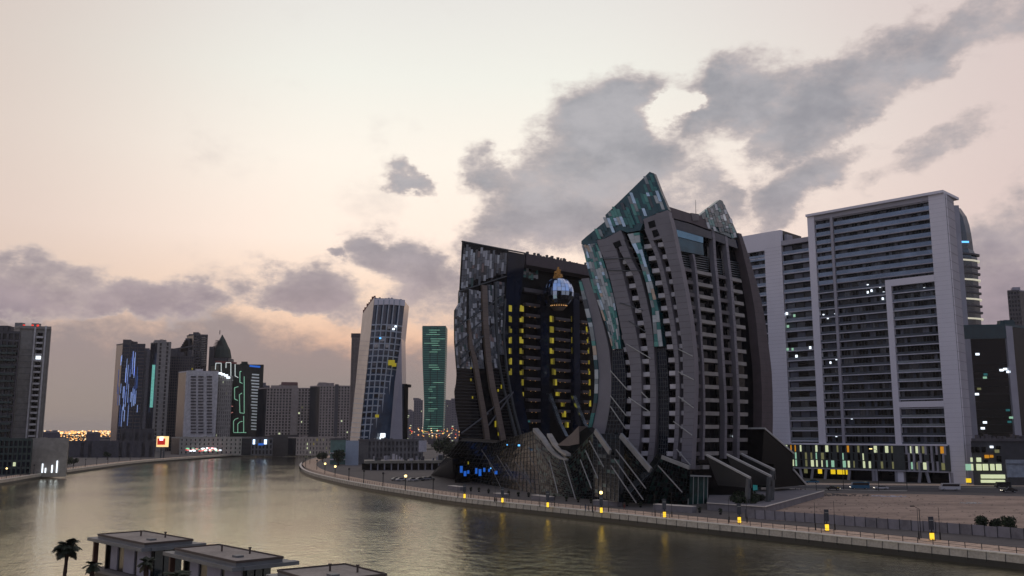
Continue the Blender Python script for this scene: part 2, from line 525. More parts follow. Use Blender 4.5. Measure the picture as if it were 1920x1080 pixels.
# ================================================================ THE TWIN CURVED TOWERS
RIBC = mat('rib_cladding', '6e6b73', .55, var=.07, scale=.15, bump=.05)
RIBW = mat('warm_rib_cladding', '6f625a', .55, var=.1, scale=.15)
BROWN = mat('brown_fascia', '4b4246', .7, var=.1)
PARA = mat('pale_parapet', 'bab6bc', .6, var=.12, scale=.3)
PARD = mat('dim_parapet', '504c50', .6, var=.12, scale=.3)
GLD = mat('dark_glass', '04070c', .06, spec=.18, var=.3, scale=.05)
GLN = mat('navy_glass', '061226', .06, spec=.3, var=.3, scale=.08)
GLB = mat('blue_reflection_tint', '56788c', .08, metal=.85, var=.15, scale=.1)
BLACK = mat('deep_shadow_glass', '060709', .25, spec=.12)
T = [mat('tile_white', 'a9afb4', .3, var=.08), mat('tile_grey', '7b8388', .25, spec=.7), mat('tile_dark', '2b3238', .15, spec=.8),
     mat('tile_teal', '246b69', .22, spec=.7, var=.2), mat('tile_deep_teal', '14424a', .18, spec=.6), mat('tile_sea_green', '44867f', .3, spec=.8),
     mat('tile_mirror', 'aab9c0', .08, metal=.9), mat('tile_warm', 'b39f8f', .35)]
TW = [mat('grey_tile_pale', 'a6a9b0', .25), mat('grey_tile_mid', '5a5d64', .3, spec=.7), mat('grey_tile_dark', '22262c', .15, spec=.8),  # grey tiles, pale tone lightened to imitate mirrored reflections
      mat('grey_tile_slate', '474f57', .2, spec=.8), mat('grey_tile_mirror', '8f979e', .1, metal=.8), mat('grey_tile_rose', '7d6b69', .35),
      mat('grey_tile_green', '2f4c4b', .2)]
STEEL = mat('white_steel', 'a9a9a6', .45, var=.06)
GRIDM = mat('mullion_grey', '3d4347', .5)
YELS = [mat('gold_room_dim', '5a5218', .5, emit='a3951f', es=.12, var=.3, scale=.8), mat('gold_room', '8b8020', .5, emit='b5a52a', es=.24, var=.3, scale=.8), mat('gold_room_bright', '8b8020', .5, emit='cdbb3a', es=.38, var=.3, scale=.8)]
YEL = mat('yellow_lit_room', '8b8020', .5, emit='b5a423', es=.42, var=.25, scale=.6)
WARM = mat('warm_lamp', 'ffc070', .5, emit='ffb056', es=2.2)
WARMD = mat('dim_warm_lamp', 'ffc070', .5, emit='d09a60', es=.8)
BLUEL = mat('blue_neon', '2060c0', .5, emit='1f63c8', es=.6)
CYANL = mat('cyan_light', '60b0ff', .5, emit='64b8ff', es=1.6)
WHITEL = mat('white_light', 'ffffff', .5, emit='e8f4ff', es=1.5)
TEALL = mat('teal_lit_glass', '2b6f72', .3, emit='2a7d80', es=.35, var=.3, scale=.5)

C0 = ground(1296, 943)
F1 = Fac(C0, (-.8, .6), (-.6, -.8))
EPX = [(1226, 325), (1240, 362), (1254, 394), (1262, 430), (1272, 480), (1278, 505), (1287, 552), (1295, 600), (1300, 647), (1303, 680), (1303.5, 723), (1302, 773), (1300, 807), (1298, 840), (1297, 865), (1296, 943)]
uE = F1.curve(EPX)
n2 = Vector((.69, -.72)).normalized()
def off2(z): return n2.dot((F1.P(uE(z), z) - Vector((C0.x, C0.y, z))).to_2d())
F2 = Fac(C0, (.72, .69), n2, off2)
za = F1.uv(1224, 483)[1]; zb = F1.uv(1262, 800)[1]
PIT = (za - zb) / 13
ZF = [zb + PIT * i for i in range(-3, 17)]       # floor levels

tb = thing('curved_tower', 'dark curved high-rise with sweeping grey ribs and a pointed teal mosaic crown', 'skyscraper', (C0.x, C0.y, GZ))

tile_n = [0]
def tile_obj(pts, m, parent, batch, many=300):
    """one mosaic tile: own object for the first many, otherwise into the batch"""
    if tile_n[0] < many:
        tile_n[0] += 1
        mb = MB(); mb.prism(pts[0], pts[1]); mb.build('mosaic_tile', m, parent)
    else:
        batch.prism(pts[0], pts[1], m if isinstance(m, int) else 0)
def tile_strip(fac, cl, cr, z0, z1, colw, rowh, k, parent, pal, wts, batch, own=False, lean=0, runs=2):
    w0 = max(.5, abs(cr((z0 + z1) / 2) - cl((z0 + z1) / 2)))
    nc = max(1, round(w0 / colw))
    for c in range(nc):
        z = z0 - random.random() * rowh
        while z < z1:
            h = rowh * random.choice([.5, 1, 1, 1.5]); a = max(z, z0); b = min(z + h, z1); z += h
            if b - a < .3: continue
            g_ = .04
            fa, fb = (c + 0.0) / nc, (c + 1.0) / nc
            def U(zz, f): return cl(zz) + (cr(zz) - cl(zz)) * f
            kk = k + random.uniform(.04, .22)
            mi = random.choices(range(len(pal)), wts)[0]
            q = [(U(a, fa), a), (U(a, fb), a), (U(b, fb), b), (U(b, fa), b)]
            s_ = 1 if q[1][0] > q[0][0] else -1
            q = [(q[0][0] + g_ * s_, q[0][1] + g_), (q[1][0] - g_ * s_, q[1][1] + g_), (q[2][0] - g_ * s_, q[2][1] - g_), (q[3][0] + g_ * s_, q[3][1] - g_)]
            pts = ([fac.P(u, zz, kk) for u, zz in q], [fac.P(u, zz, k - .05) for u, zz in q])
            if own and tile_n[0] < own:
                tile_n[0] += 1; MB().prism(*pts).build('mosaic_tile', pal[mi], parent)
            else: batch.prism(*pts, mi)
def tile_poly(fac, poly, tw, th, lean, k, pal, wts, batch, parent=None, own=0):
    """tiles over a polygon given in photo points; lean = horizontal drift per unit down"""
    xs = [p[0] for p in poly]; ys = [p[1] for p in poly]
    x = min(xs) - 60; ci = 0
    while x < max(xs) + 60:
        y = min(ys) - random.random() * th
        while y < max(ys):
            h = th * random.choice([.5, 1, 1, 1.4])
            def XY(xx, yy): return (xx + lean * (yy - min(ys)), yy)
            cx, cy = XY(x + tw / 2, y + h / 2)
            q = [XY(x + .25, y + .3), XY(x + tw - .25, y + .3), XY(x + tw - .25, y + h - .3), XY(x + .25, y + h - .3)]
            if inpoly(cx, cy, poly) and sum(inpoly(*p, poly) for p in q) >= 3:
                uv = [fac.uv(*p) for p in q]; mi = random.choices(range(len(pal)), wts)[0]
                kk = k + random.uniform(.04, .2)
                pts = ([fac.P(u, z, kk) for u, z in uv], [fac.P(u, z, k - .05) for u, z in uv])
                if tile_n[0] < own:
                    tile_n[0] += 1; MB().prism(*pts).build('mosaic_tile', pal[mi], parent)
                else: batch.prism(*pts, mi)
            y += h
        x += tw

# --- glass body
LB = F1.curve([(1205, 345), (1138, 412), (1094, 460), (1108, 500), (1118, 540), (1128, 580), (1142, 640), (1149, 700), (1145, 760), (1134, 820), (1124, 870), (1122, 900)])
RF = F2.curve([(1386, 440), (1404, 500), (1420, 570), (1433, 640), (1440, 720), (1441, 800), (1440, 870)])
ztop = F2.uv(1300, 402)[1]
rings = []
for i in range(33):
    z = GZ + (ztop - GZ) * i / 32
    uL = LB(z); e = F1.P(uE(z), z); inset = (F1.n * -3.0 + n2 * -3.0)
    a = F1.P(max(uL, uE(z) + 4), z, -3); b = e + Vector((inset.x, inset.y, 0)); c = F2.P(RF(z), z, -3)
    d = c + (a - b)
    rings.append([a, b, c, d])
MB().loft(rings).build('glass_body', GLD, tb)
# sloping crown back-up wall
crown = [(1218, 322), (1226, 325), (1240, 362), (1254, 394), (1236, 398), (1207, 411), (1205, 421), (1200, 432), (1176, 436), (1165, 432), (1140, 443), (1122, 454), (1100, 462), (1090, 458), (1090, 452), (1100, 443), (1137, 413), (1135, 403), (1165, 374)]
cw = MB(); F1.poly(cw, crown, -1.6, 0); cw.build('crown_wall', T[4], tb)
batch = MB()
tile_n[0] = 0
tile_poly(F1, [(1218, 322), (1226, 325), (1240, 362), (1254, 394), (1236, 398), (1207, 411), (1205, 421), (1198, 427), (1170, 372)], 6.2, 15, .36, 0, T, [2, 2, 4, 5, 7, 1.5, 1.4, .15], batch, tb, 300)
tile_poly(F1, [(1170, 372), (1198, 427), (1200, 432), (1176, 436), (1165, 432), (1122, 454), (1090, 458), (1090, 452), (1100, 443), (1137, 413), (1135, 403)], 6.2, 14, .4, .25, T, [3, 2, 2, 5, 4, 3, 2, .5], batch, tb, 300)
# mosaic bands
M1L = F1.curve([(1090, 455), (1097, 478), (1103, 505), (1113, 545), (1130, 590), (1143, 630), (1150, 658)]); M1R = F1.curve([(1120, 456), (1128, 475), (1138, 505), (1153, 560), (1161, 610), (1166, 658)])
M2L = F1.curve([(1176, 436), (1184, 455), (1197, 480), (1212, 530), (1223, 580), (1228, 650)]); M2R = F1.curve([(1200, 432), (1202, 455), (1209, 480), (1224, 530), (1236, 580), (1244, 650)])
R0L = F1.curve([(1086, 525), (1093, 560), (1105, 610), (1112, 650), (1117, 700), (1115, 750), (1104, 805), (1094, 832)]); R0M = F1.curve([(1091, 525), (1101, 560), (1113, 610), (1119, 650), (1124, 700), (1122, 750), (1111, 805), (1102, 832)])
R0R = F1.curve([(1104, 520), (1118, 560), (1132, 610), (1142, 650), (1147, 700), (1146, 750), (1138, 800), (1124, 850)])
zz = lambda p: F1.uv(*p)[1]
for (L, Rr, p0, p1, nm) in ((M1L, M1R, (1150, 655), (1098, 459), 'm'), (M2L, M2R, (1235, 650), (1185, 438), 'm')):
    bb = MB(); F1.rib(bb, L, Rr, zz(p0), zz(p1), -2.2, .25); bb.build('mosaic_band', T[4], tb)
    tile_strip(F1, L, Rr, zz(p0), zz(p1), .95, 2.3, .3, tb, T, [5, 3, .6, 4, 1.5, 3, 2, .3], batch, own=300)
bb = MB(); F1.rib(bb, R0L, R0M, zz((1094, 832)), zz((1088, 526)), -2, .35); bb.build('mosaic_band', T[4], tb)
tile_strip(F1, R0L, R0M, zz((1094, 832)), zz((1088, 526)), 1.1, 3.0, .4, tb, T, [3, 3, 1, 4, 2, 3, 3, 1], batch, own=300)
if batch.f: batch.build('mosaic_tiles', T, tb, kind='stuff')

JOINT = {}
def rib(fac, L, Rr, k0=-2.4, k1=0.3, m=RIBC, name='rib', parent=None, n=26):
    cl, cr = fac.curve(L), fac.curve(Rr)
    z1 = (fac.uv(*L[0])[1] + fac.uv(*Rr[0])[1]) / 2; z0 = (fac.uv(*L[-1])[1] + fac.uv(*Rr[-1])[1]) / 2
    mb = MB(); fac.rib(mb, cl, cr, z0, z1, k0, k1, n)
    J = JOINT.setdefault((parent or tb).name, MB()); z = z0 + 1
    while z < z1 - 1:
        a, b = cl(z), cr(z); fac.box(J, min(a, b) + .02, max(a, b) - .02, z, z + .07, k1 - .02, k1 + .03); z += 1.9
    return mb.build(name, m, parent or tb)
# grey ribs of the left face
mb = MB(); F1.rib(mb, R0M, R0R, zz((1115, 852)), zz((1098, 522)), -2.2, .2, 26); mb.build('rib', RIBC, tb)
rib(F1, [(1122, 455), (1135, 490), (1147, 530), (1160, 590), (1170, 640), (1181, 673), (1185, 723), (1184, 773), (1180, 820), (1172, 862)],
    [(1150, 441), (1162, 490), (1173, 530), (1187, 590), (1197, 640), (1202, 673), (1204, 723), (1203, 773), (1200, 830), (1192, 872)])
rib(F1, [(1152, 441), (1163, 470), (1168, 480), (1187, 513), (1198, 557), (1208, 605), (1213, 640), (1218, 677), (1220, 725), (1220, 775), (1219, 820), (1212, 885)],
    [(1164, 433), (1179, 470), (1186, 490), (1200, 513), (1212, 557), (1222, 605), (1226, 640), (1228, 677), (1231, 725), (1231, 775), (1230, 820), (1223, 885)])
rib(F1, [(1209, 430), (1217, 450), (1228, 475), (1237, 505), (1247, 552), (1256, 600), (1262, 647), (1266, 675), (1268, 723), (1267, 773), (1265, 823), (1261, 872)],
    [(1214, 428), (1224, 448), (1236, 475), (1245, 505), (1256, 552), (1265, 600), (1271, 647), (1273, 675), (1275, 723), (1275, 773), (1273, 823), (1268, 872)])
rib(F1, [(1231, 402), (1240, 440), (1250, 478), (1258, 505), (1266, 552), (1273, 600), (1280, 647), (1281, 673), (1282, 723), (1283, 773), (1280, 820), (1277, 878)],
    [(1253, 395), (1262, 430), (1272, 480), (1278, 505), (1287, 552), (1295, 600), (1300, 647), (1303, 680), (1303.5, 723), (1302, 773), (1300, 820), (1297, 880)])
# panels with a square opening at the head of the ribs
def head(pts, hole):
    mb = MB(); F1.poly(mb, pts, -1.5, .33); mb.build('rib_head', RIBC, tb)
    mb = MB(); F1.poly(mb, hole, .1, .4); mb.build('opening', BLACK, tb)
head([(1121, 455), (1165, 432), (1172, 449), (1129, 478)], [(1150, 456), (1163, 451), (1167, 461), (1155, 466)])
head([(1207, 411), (1253, 394), (1258, 425), (1212, 436)], [(1216, 417), (1228, 413), (1231, 425), (1219, 429)])
head([(1212, 436), (1258, 425), (1262, 443), (1219, 452)], [(1223, 433), (1233, 430), (1238, 442), (1227, 446)])
# parapets in the bays
def bay(fac, L, Rr, zlist, h, k0, k1, m, parent=None, pad=.6):
    cl, cr = fac.curve(L), fac.curve(Rr)
    for z in zlist:
        a, b = cl(z), cr(z)
        s_ = 1 if b > a else -1
        mb = MB(); fac.box(mb, a - pad * s_, b + pad * s_, z - h / 2, z + h / 2, k0, k1); mb.build('balcony_parapet', m, parent or tb)
H = 1.35
tops = lambda y, x: zz((x, y))
D1 = ([(1131, 500), (1155, 570), (1168, 640), (1174, 700), (1174, 770), (1170, 850)], [(1138, 500), (1162, 570), (1177, 640), (1184, 700), (1184, 770), (1178, 850)])
D2 = ([(1163, 470), (1174, 513), (1186, 557), (1196, 605), (1202, 652), (1206, 700), (1207, 750), (1204, 820)], [(1175, 470), (1187, 513), (1198, 557), (1208, 605), (1215, 652), (1220, 700), (1220, 750), (1218, 820)])
D3 = ([(1207, 458), (1217, 483), (1229, 528), (1240, 576), (1248, 624), (1254, 673), (1257, 725), (1255, 800), (1250, 850)], [(1219, 455), (1231, 483), (1242, 528), (1252, 576), (1260, 624), (1265, 673), (1267, 725), (1266, 800), (1262, 850)])
D4 = ([(1233, 454), (1243, 480), (1256, 530), (1267, 600), (1274, 660), (1276, 750), (1274, 850)], [(1241, 454), (1252, 480), (1264, 530), (1275, 600), (1282, 660), (1283, 750), (1281, 850)])
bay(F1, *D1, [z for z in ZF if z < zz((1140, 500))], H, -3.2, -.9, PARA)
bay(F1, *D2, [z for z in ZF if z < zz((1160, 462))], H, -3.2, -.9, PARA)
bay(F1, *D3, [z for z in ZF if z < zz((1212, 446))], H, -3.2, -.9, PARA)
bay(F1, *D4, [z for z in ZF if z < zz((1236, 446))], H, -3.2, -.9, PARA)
# slabs behind the parapets and windows of the flats, one strip per storey and face
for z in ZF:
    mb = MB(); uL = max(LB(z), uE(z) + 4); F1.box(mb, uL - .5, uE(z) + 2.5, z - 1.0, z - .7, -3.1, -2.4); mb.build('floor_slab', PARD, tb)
# dark lattice glass below the mosaic bands
def lattice(fac, L, Rr, nc, m, parent, k=-.6):
    cl, cr = fac.curve(L), fac.curve(Rr)
    z1 = fac.uv(*L[0])[1]; z0 = fac.uv(*L[-1])[1]
    mb = MB(); fac.rib(mb, cl, cr, z0, z1, k - 1.8, k, 16); mb.build('lattice_glass', m, parent)
    g_ = MB(); z = z0; step = PIT / 3
    while z < z1:
        a, b = cl(z), cr(z); fac.box(g_, min(a, b), max(a, b), z - .07, z + .07, k, k + .14); z += step
    for i in range(nc + 1):
        f = i / nc; c = lambda z_, f=f: cl(z_) + (cr(z_) - cl(z_)) * f - .06; c2 = lambda z_, f=f: cl(z_) + (cr(z_) - cl(z_)) * f + .06
        fac.rib(g_, c, c2, z0, z1, k, k + .16, 14)
    g_.build('glazing_bars', GRIDM, parent, kind='stuff')
lattice(F1, [(1149, 656), (1149, 700), (1146, 750), (1138, 800), (1124, 850), (1112, 885)], [(1167, 656), (1173, 700), (1173, 750), (1169, 800), (1162, 850), (1155, 885)], 5, GLN, tb, .05)
lattice(F1, [(1229, 652), (1231, 700), (1233, 760), (1233, 820), (1229, 875)], [(1245, 652), (1249, 700), (1251, 760), (1250, 820), (1246, 875)], 4, GLN, tb, -1)

# --- right face
def c2(pts, dx=0): return [(x + dx, y) for x, y in pts]
fa = [(1303, 476), (1305, 480), (1313, 563), (1319, 647), (1322, 700), (1324, 790), (1322, 862)]
fb = [(1331, 403), (1340, 443), (1342, 480), (1347, 530), (1353, 597), (1356, 647), (1359, 700), (1363, 780), (1362, 860)]
fc = [(1357, 417), (1364, 452), (1367, 480), (1373, 530), (1378, 597), (1381, 647), (1384, 700), (1387, 780), (1386, 860)]
rib(F2, fa, c2(fa, 3.5), -2.4, -.9, RIBC, 'fin'); rib(F2, fb, c2(fb, 4.5), -2.4, -.7, RIBC, 'fin'); rib(F2, fc, c2(fc, 4.5), -2.4, -.7, RIBC, 'fin')
rib(F2, [(1384, 437), (1403, 515), (1415, 580), (1421, 640), (1427, 700), (1428, 800), (1426, 870)], [(1390, 438), (1410, 500), (1429, 570), (1440, 640), (1448, 720), (1449, 800), (1447, 870)], -5, 0, BROWN, 'edge_fin')
zt = F2.uv(1312, 508)[1]
ZF2 = [z for z in ZF if z < zt + 1]
BA = ([(1285, 505), (1297, 600), (1303, 680), (1303, 780), (1299, 860)], [(1303, 505), (1314, 600), (1319, 680), (1321, 780), (1319, 860)])
BB = ([(1312, 510), (1320, 600), (1324, 680), (1327, 780), (1326, 860)], [(1341, 515), (1348, 600), (1352, 680), (1355, 780), (1354, 860)])
BC = ([(1351, 515), (1359, 600), (1363, 680), (1367, 780), (1366, 860)], [(1368, 520), (1375, 600), (1379, 680), (1382, 780), (1381, 860)])
BD = ([(1377, 525), (1385, 600), (1390, 680), (1393, 780), (1392, 860)], [(1397, 530), (1403, 600), (1406, 680), (1409, 780), (1408, 860)])
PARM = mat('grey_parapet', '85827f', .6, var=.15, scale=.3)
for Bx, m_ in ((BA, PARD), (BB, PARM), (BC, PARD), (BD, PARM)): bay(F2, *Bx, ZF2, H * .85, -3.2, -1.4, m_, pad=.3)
# glazed head of the right face, parapet band, far crown spike
mb = MB(); F2.poly(mb, [(1253, 386), (1300, 401), (1312, 403), (1334, 410), (1337, 432), (1300, 418), (1259, 407)], -2.6, -.4); mb.build('roof_fascia', BROWN, tb)
mb = MB(); F2.poly(mb, [(1259, 407), (1300, 418), (1337, 432), (1386, 450), (1389, 466), (1333, 446), (1266, 427)], -2.9, -.8); mb.build('upper_glazing', GLN, tb)
mb = MB(); F2.poly(mb, [(1266, 427), (1323, 444), (1323, 455), (1269, 441)], -2.9, -.9); mb.build('upper_glazing', GLB, tb)  # blue base colour stands for the band reflected across the glass
mb = MB(); F2.poly(mb, [(1269.5, 442), (1323, 456), (1325, 478), (1273, 468)], -2.95, -1.0); mb.build('upper_glazing', mat('teal_reflection_tint', '28404a', .1, metal=.7, var=.3, scale=.2), tb)  # teal reflection put into the base colour of the pane
lv = MB()
for i in range(9):
    y = 470 + i * 4.2
    for xa, xb in (((1271 + i, 1303 + i * .4)), ((1306, 1340)), ((1347, 1366)), ((1376, 1396 + i * .5))):
        if xa > 1300 and y < 452: continue
        F2.bar(lv, (xa, y + (xa - 1275) * .17), (xb, y + (xb - 1275) * .17), .25, -2.95, -2.2)
lv.build('louvres', mat('louvre_steel', '27343c', .35, spec=.8), tb, kind='stuff')
spike = [(1313, 404), (1352, 374), (1357, 376), (1372, 408), (1388, 444), (1376, 447), (1362, 440), (1334, 430)]
mb = MB(); F2.poly(mb, spike, -1.8, -.5); mb.build('crown_wall', T[4], tb)
bt = MB(); tile_poly(F2, spike, 5, 9, .3, -.48, T, [3, 2, 6, 3, 6, 1, 1, 0], bt); bt.build('mosaic_tiles', T, tb, kind='stuff')
mb = MB(); F2.poly(mb, [(1297, 399), (1311, 401), (1312, 413), (1300, 414)], -5, -.2); mb.build('roof_block', PARD, tb)
q = F2.P(*F2.uv(1334, 402), -6); MB().tube(q, q + Vector((0, 0, 6)), .12, 5, r2=.05).build('mast', GRIDM, tb)

# thin wind-bracing rods on the ribs
rods = [((1146, 695), (1177, 730)), ((1146, 742), (1176, 780)), ((1146, 762), (1174, 803)), ((1176, 645), (1221, 672)), ((1204, 735), (1219, 750)), ((1274, 655), (1300, 668)), ((1273, 697), (1302, 712)), ((1273, 743), (1302, 765)), ((1264, 790), (1299, 816)), ((1270, 842), (1296, 872)), ((1180, 602), (1212, 622)), ((1164, 568), (1206, 582)), ((1129, 486), (1200, 484)), ((1140, 507), (1204, 508)), ((1180, 745), (1219, 772))]
for a, b in rods:
    mb = MB(); F1.bar(mb, a, b, .22, .35, .6); mb.build('bracing_rod', STEEL if a[1] > 640 else GRIDM, tb)
for p in ((1375, 818), (1390, 818)):
    u, z = F2.uv(*p); mb = MB(); F2.box(mb, u - .4, u + .4, z - .3, z + .3, -2.9, -2.6); mb.build('lamp', WHITEL, tb)

# ================================================================ LEFT TOWER with the sphere
CA = ground(862, 905)
FA = Fac((CA.x, CA.y), (.72, .69), (.69, -.72))
ta = thing('glass_tower', 'dark glass high-rise with grey mosaic side and a mirrored sphere under its roof', 'skyscraper', (CA.x, CA.y, GZ))
zA = FA.uv(868, 453)[1]
LAp = [(868, 452), (864, 520), (861, 572), (853, 580), (853, 640), (857, 690), (858, 715), (853, 728), (855, 760), (860, 790), (864, 812), (858, 840), (856, 880)]
LA = FA.curve(LAp)
RA = FA.curve([(955, 471), (950, 560), (945, 620), (951, 700), (966, 790), (988, 840), (998, 880)])
RB = FA.curve([(990, 478), (981, 560), (975, 620), (979, 700), (990, 770), (1005, 840), (1012, 880)])
def ablock(cl, cr, k0, k1, name, m, ztop_=None):
    mb = MB(); rings = []; bk = Vector((.02, 1, 0)) * 26; zt_ = ztop_ or zA
    for i in range(31):
        z = GZ + (zt_ - GZ) * i / 30; a, b = FA.P(cl(z), z, k1), FA.P(cr(z), z, k1)
        rings.append([a, b, b + bk, a + bk])
    mb.loft(rings); return mb.build(name, m, ta)
ablock(LA, RA, -26, -.6, 'glass_body', GLD)
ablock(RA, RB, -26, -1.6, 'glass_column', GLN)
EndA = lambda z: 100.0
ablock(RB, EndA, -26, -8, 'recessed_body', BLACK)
# roof fascia over the recess
uB = RB(zA); zr = FA.uv(990, 500)[1]
mb = MB(); FA.box(mb, uB, 92, FA.uv(1000, 497)[1], zA + .4, -8.2, -1.2); mb.build('roof_fascia', BROWN, ta)
mb = MB(); FA.box(mb, LA(zA), uB, zA, zA + .5, -1.0, -.3); mb.build('roof_edge', GRIDM, ta)
for i in range(26):
    u = uB + 2 + i * 1.9 + random.uniform(-.6, .6); mb = MB(); FA.box(mb, u, u + random.uniform(.3, 1.2), zA + .4, zA + .4 + random.uniform(.5, 1.8), -4, -3); mb.build('roof_antenna', GRIDM, ta)
# reflecting strip of mosaic behind the sphere
bt = MB(); tile_poly(FA, [(992, 494), (1035, 503), (1035, 524), (1010, 522), (992, 508)], 4.5, 6, 0, -7.6, T, [4, 3, 3, 3, 3, 2, 3, 1], bt)
mb = MB(); u0 = FA.uv(990, 500, -7.7)[0]; mb.build('x', GLD) if False else None
bt.build('mosaic_tiles', T, ta, kind='stuff')
# upper mosaic of the left side
bt = MB(); tile_n[0] = 0
tile_poly(FA, [(868, 453), (955, 472), (949, 518), (905, 531), (862, 545)], 4.6, 12, -.07, -.5, TW, [4, 5, 4, 5, 2, .4, .5], bt, ta, 300)
# strips of mosaic between the slots
strips = [([(862, 547), (861, 572), (854, 582), (854, 640), (858, 690)], [(876, 543), (875, 600), (878, 650), (884, 690)]),
          ([(880, 542), (880, 620), (885, 690)], [(902, 536), (903, 600), (905, 650), (909, 690)]),
          ([(914, 533), (915, 600), (919, 690)], [(926, 529), (928, 600), (932, 655), (938, 690)]),
          ([(932, 527), (933, 600), (937, 665)], [(948, 521), (944, 580), (943, 620), (947, 665)])]
for L, Rr in strips:
    cl, cr = FA.curve(L), FA.curve(Rr); z1 = FA.uv(*L[0])[1]; z0 = FA.uv(*L[-1])[1]
    mb = MB(); FA.rib(mb, cl, cr, z0, z1, -1, -.45, 12); mb.build('mosaic_band', TW[2], ta)
    tile_strip(FA, cl, cr, z0, z1, 1.1, 2.0, -.42, ta, TW, [6, 5, 3, 4, 3, .5, .6], bt, own=300)
bt.build('mosaic_tiles', TW, ta, kind='stuff')
mb = MB(); FA.bar(mb, (861, 546), (950, 518), .5, -.5, -.1); mb.build('mosaic_ledge', GRIDM, ta)
rib(FA, [(877, 600), (879, 650), (886, 677), (893, 720), (901, 770), (907, 810), (911, 842)], [(880, 600), (886, 650), (894, 677), (901, 720), (910, 770), (916, 810), (920, 842)], -1, .5, RIBW, 'rib', ta)
rib(FA, [(903, 537), (905, 610), (911, 677), (918, 727), (927, 768), (934, 805), (943, 852)], [(912, 533), (915, 610), (920, 677), (928, 727), (937, 768), (944, 805), (953, 852)], -1, .5, RIBW, 'rib', ta)
rib(FA, [(927, 529), (929, 610), (934, 677), (943, 727), (953, 768), (962, 805), (975, 860)], [(931, 528), (933, 610), (937, 677), (946, 727), (957, 768), (967, 805), (981, 860)], -1, .2, GRIDM, 'rib', ta)
rib(FA, [(946, 560), (943, 630), (950, 700), (962, 770), (980, 840)], [(949, 560), (946, 630), (953, 700), (966, 770), (985, 840)], -1, .2, GRIDM, 'rib', ta)
# louvred lower left
lv = MB()
for i in range(26):
    y = 682 + i * 6; L_ = LAp
    z = FA.uv(880, y)[1]; FA.box(lv, LA(z) + .1, FA.curve([(884, 680), (905, 800), (912, 860)])(z), z - .12, z + .12, -.6, -.3)
    if i % 1 == 0: FA.box(lv, RA(z) - 9, RA(z) - .3, z - .08, z + .08, -.6, -.35)
lv.build('louvres', mat('dark_louvre', '2d2f33', .5), ta, kind='stuff')
for a, b in (((856, 613), (946, 553)), ((880, 622), (946, 566)), ((854, 650), (893, 613)), ((865, 673), (944, 590)), ((862, 690), (900, 650)), ((915, 798), (962, 735)), ((905, 780), (955, 740)), ((865, 812), (915, 775)), ((858, 865), (885, 838))):
    mb = MB(); FA.bar(mb, a, b, .45, -.1, .35); mb.build('bracing_rod', GRIDM if a[1] < 700 else TW[1], ta)
# lit strips along the ribs
for (x, y, w_, h_) in [(925, 713, 3, 6), (927, 735, 6, 5), (935, 732, 3, 5), (930, 795, 3, 12), (936, 812, 3, 10), (943, 822, 3, 12), (887, 745, 2, 5), (884, 690, 2, 4), (884, 712, 2, 5), (918, 690, 3, 10), (941, 725, 2, 8), (906, 828, 3, 8)]:
    u, z = FA.uv(x, y); s_ = .21; mb = MB(); FA.box(mb, u - w_ * s_ / 2, u + w_ * s_ / 2, z - h_ * s_ / 2, z + h_ * s_ / 2, -.5, -.2); mb.build('lit_window', YEL, ta)
# storeys of the recessed face
Y0 = 578; DY = 19.8
ycol = {'a': [(957, 567), (957, 700)], 'b': [(979, 575), (978, 620), (979, 780)],
        'c': [(1035, 590), (1035, 660), (1038, 690), (1041, 712), (1046, 735), (1056, 756), (1058, 776), (1063, 796)],
        'd': [(1073, 600), (1074, 660), (1080, 712), (1084, 735)], 'e': [(1101, 620), (1104, 660), (1106, 735), (1107, 760)]}
for i in range(12):
    y = Y0 + i * DY
    z = FA.uv(1000, y, -6)[1]; dz = 19.8 * FA.P(40, 0).y / 1700
    if i < 12:
        for xa, xb, m_ in ((986, 1014, PARD), (1042, 1070, PARD), (1090, 1106, PARD)):
            u0 = FA.uv(xa + (i > 6) * (i - 6) * 1.5, y, -6)[0]; u1 = FA.uv(xb, y, -6)[0]
            if i < 1 and xa > 1000: continue
            mb = MB(); FA.box(mb, u0, u1, z + .9, z + 2.2, -8.2, -6, 0); mb.build('balcony_parapet', PARD, ta)
            for j in range(2):
                uu = u0 + (u1 - u0) * (.3 + .35 * j); mb = MB(); FA.box(mb, uu - .1, uu + .1, z + .6, z + .8, -6.6, -6.3); mb.build('balcony_lamp', WARMD, ta)
    for key, pts in ycol.items():
        if y < pts[0][1] - 6 or y > pts[-1][1] + 6: continue
        x = None
        for j in range(len(pts) - 1):
            if pts[j][1] - 6 <= y <= pts[j + 1][1] + 6:
                t_ = (y - pts[j][1]) / (pts[j + 1][1] - pts[j][1]); x = pts[j][0] + (pts[j + 1][0] - pts[j][0]) * max(0, min(1, t_)); break
        if x is None: continue
        k = -1.5 if key == 'a' else -5.9
        u, zc = FA.uv(x, y, k); w_ = {'a': .85, 'b': 1.05, 'c': 1.15, 'd': .5, 'e': .5}[key]
        for s_ in (-1, 1):
            mb = MB(); FA.box(mb, u + (0.05 if s_ > 0 else -w_), u + (w_ if s_ > 0 else -.05), zc - 1.45, zc + random.choice([.3, 1.0, 1.35, 1.35]), k - .4, k + .05); mb.build('lit_window', random.choices(YELS, [2, 3, 2])[0], ta)
for xa, xb, k in ((966, 969, -1.4), (1015, 1030, -5.5), (1076, 1088, -5.0)):
    u0, u1 = FA.uv(xa, 700, k)[0], FA.uv(xb, 700, k)[0]; mb = MB(); FA.box(mb, u0, u1, GZ + 6, FA.uv(1020, 535)[1], -8.1, k); mb.build('dark_column', GLN, ta)
mb = MB(); FA.box(mb, FA.uv(983, 545, -5)[0], 92, FA.uv(1000, 545, -5)[1] - .9, FA.uv(1000, 545, -5)[1] + .9, -8.1, -5); mb.build('sky_deck', PARD, ta)
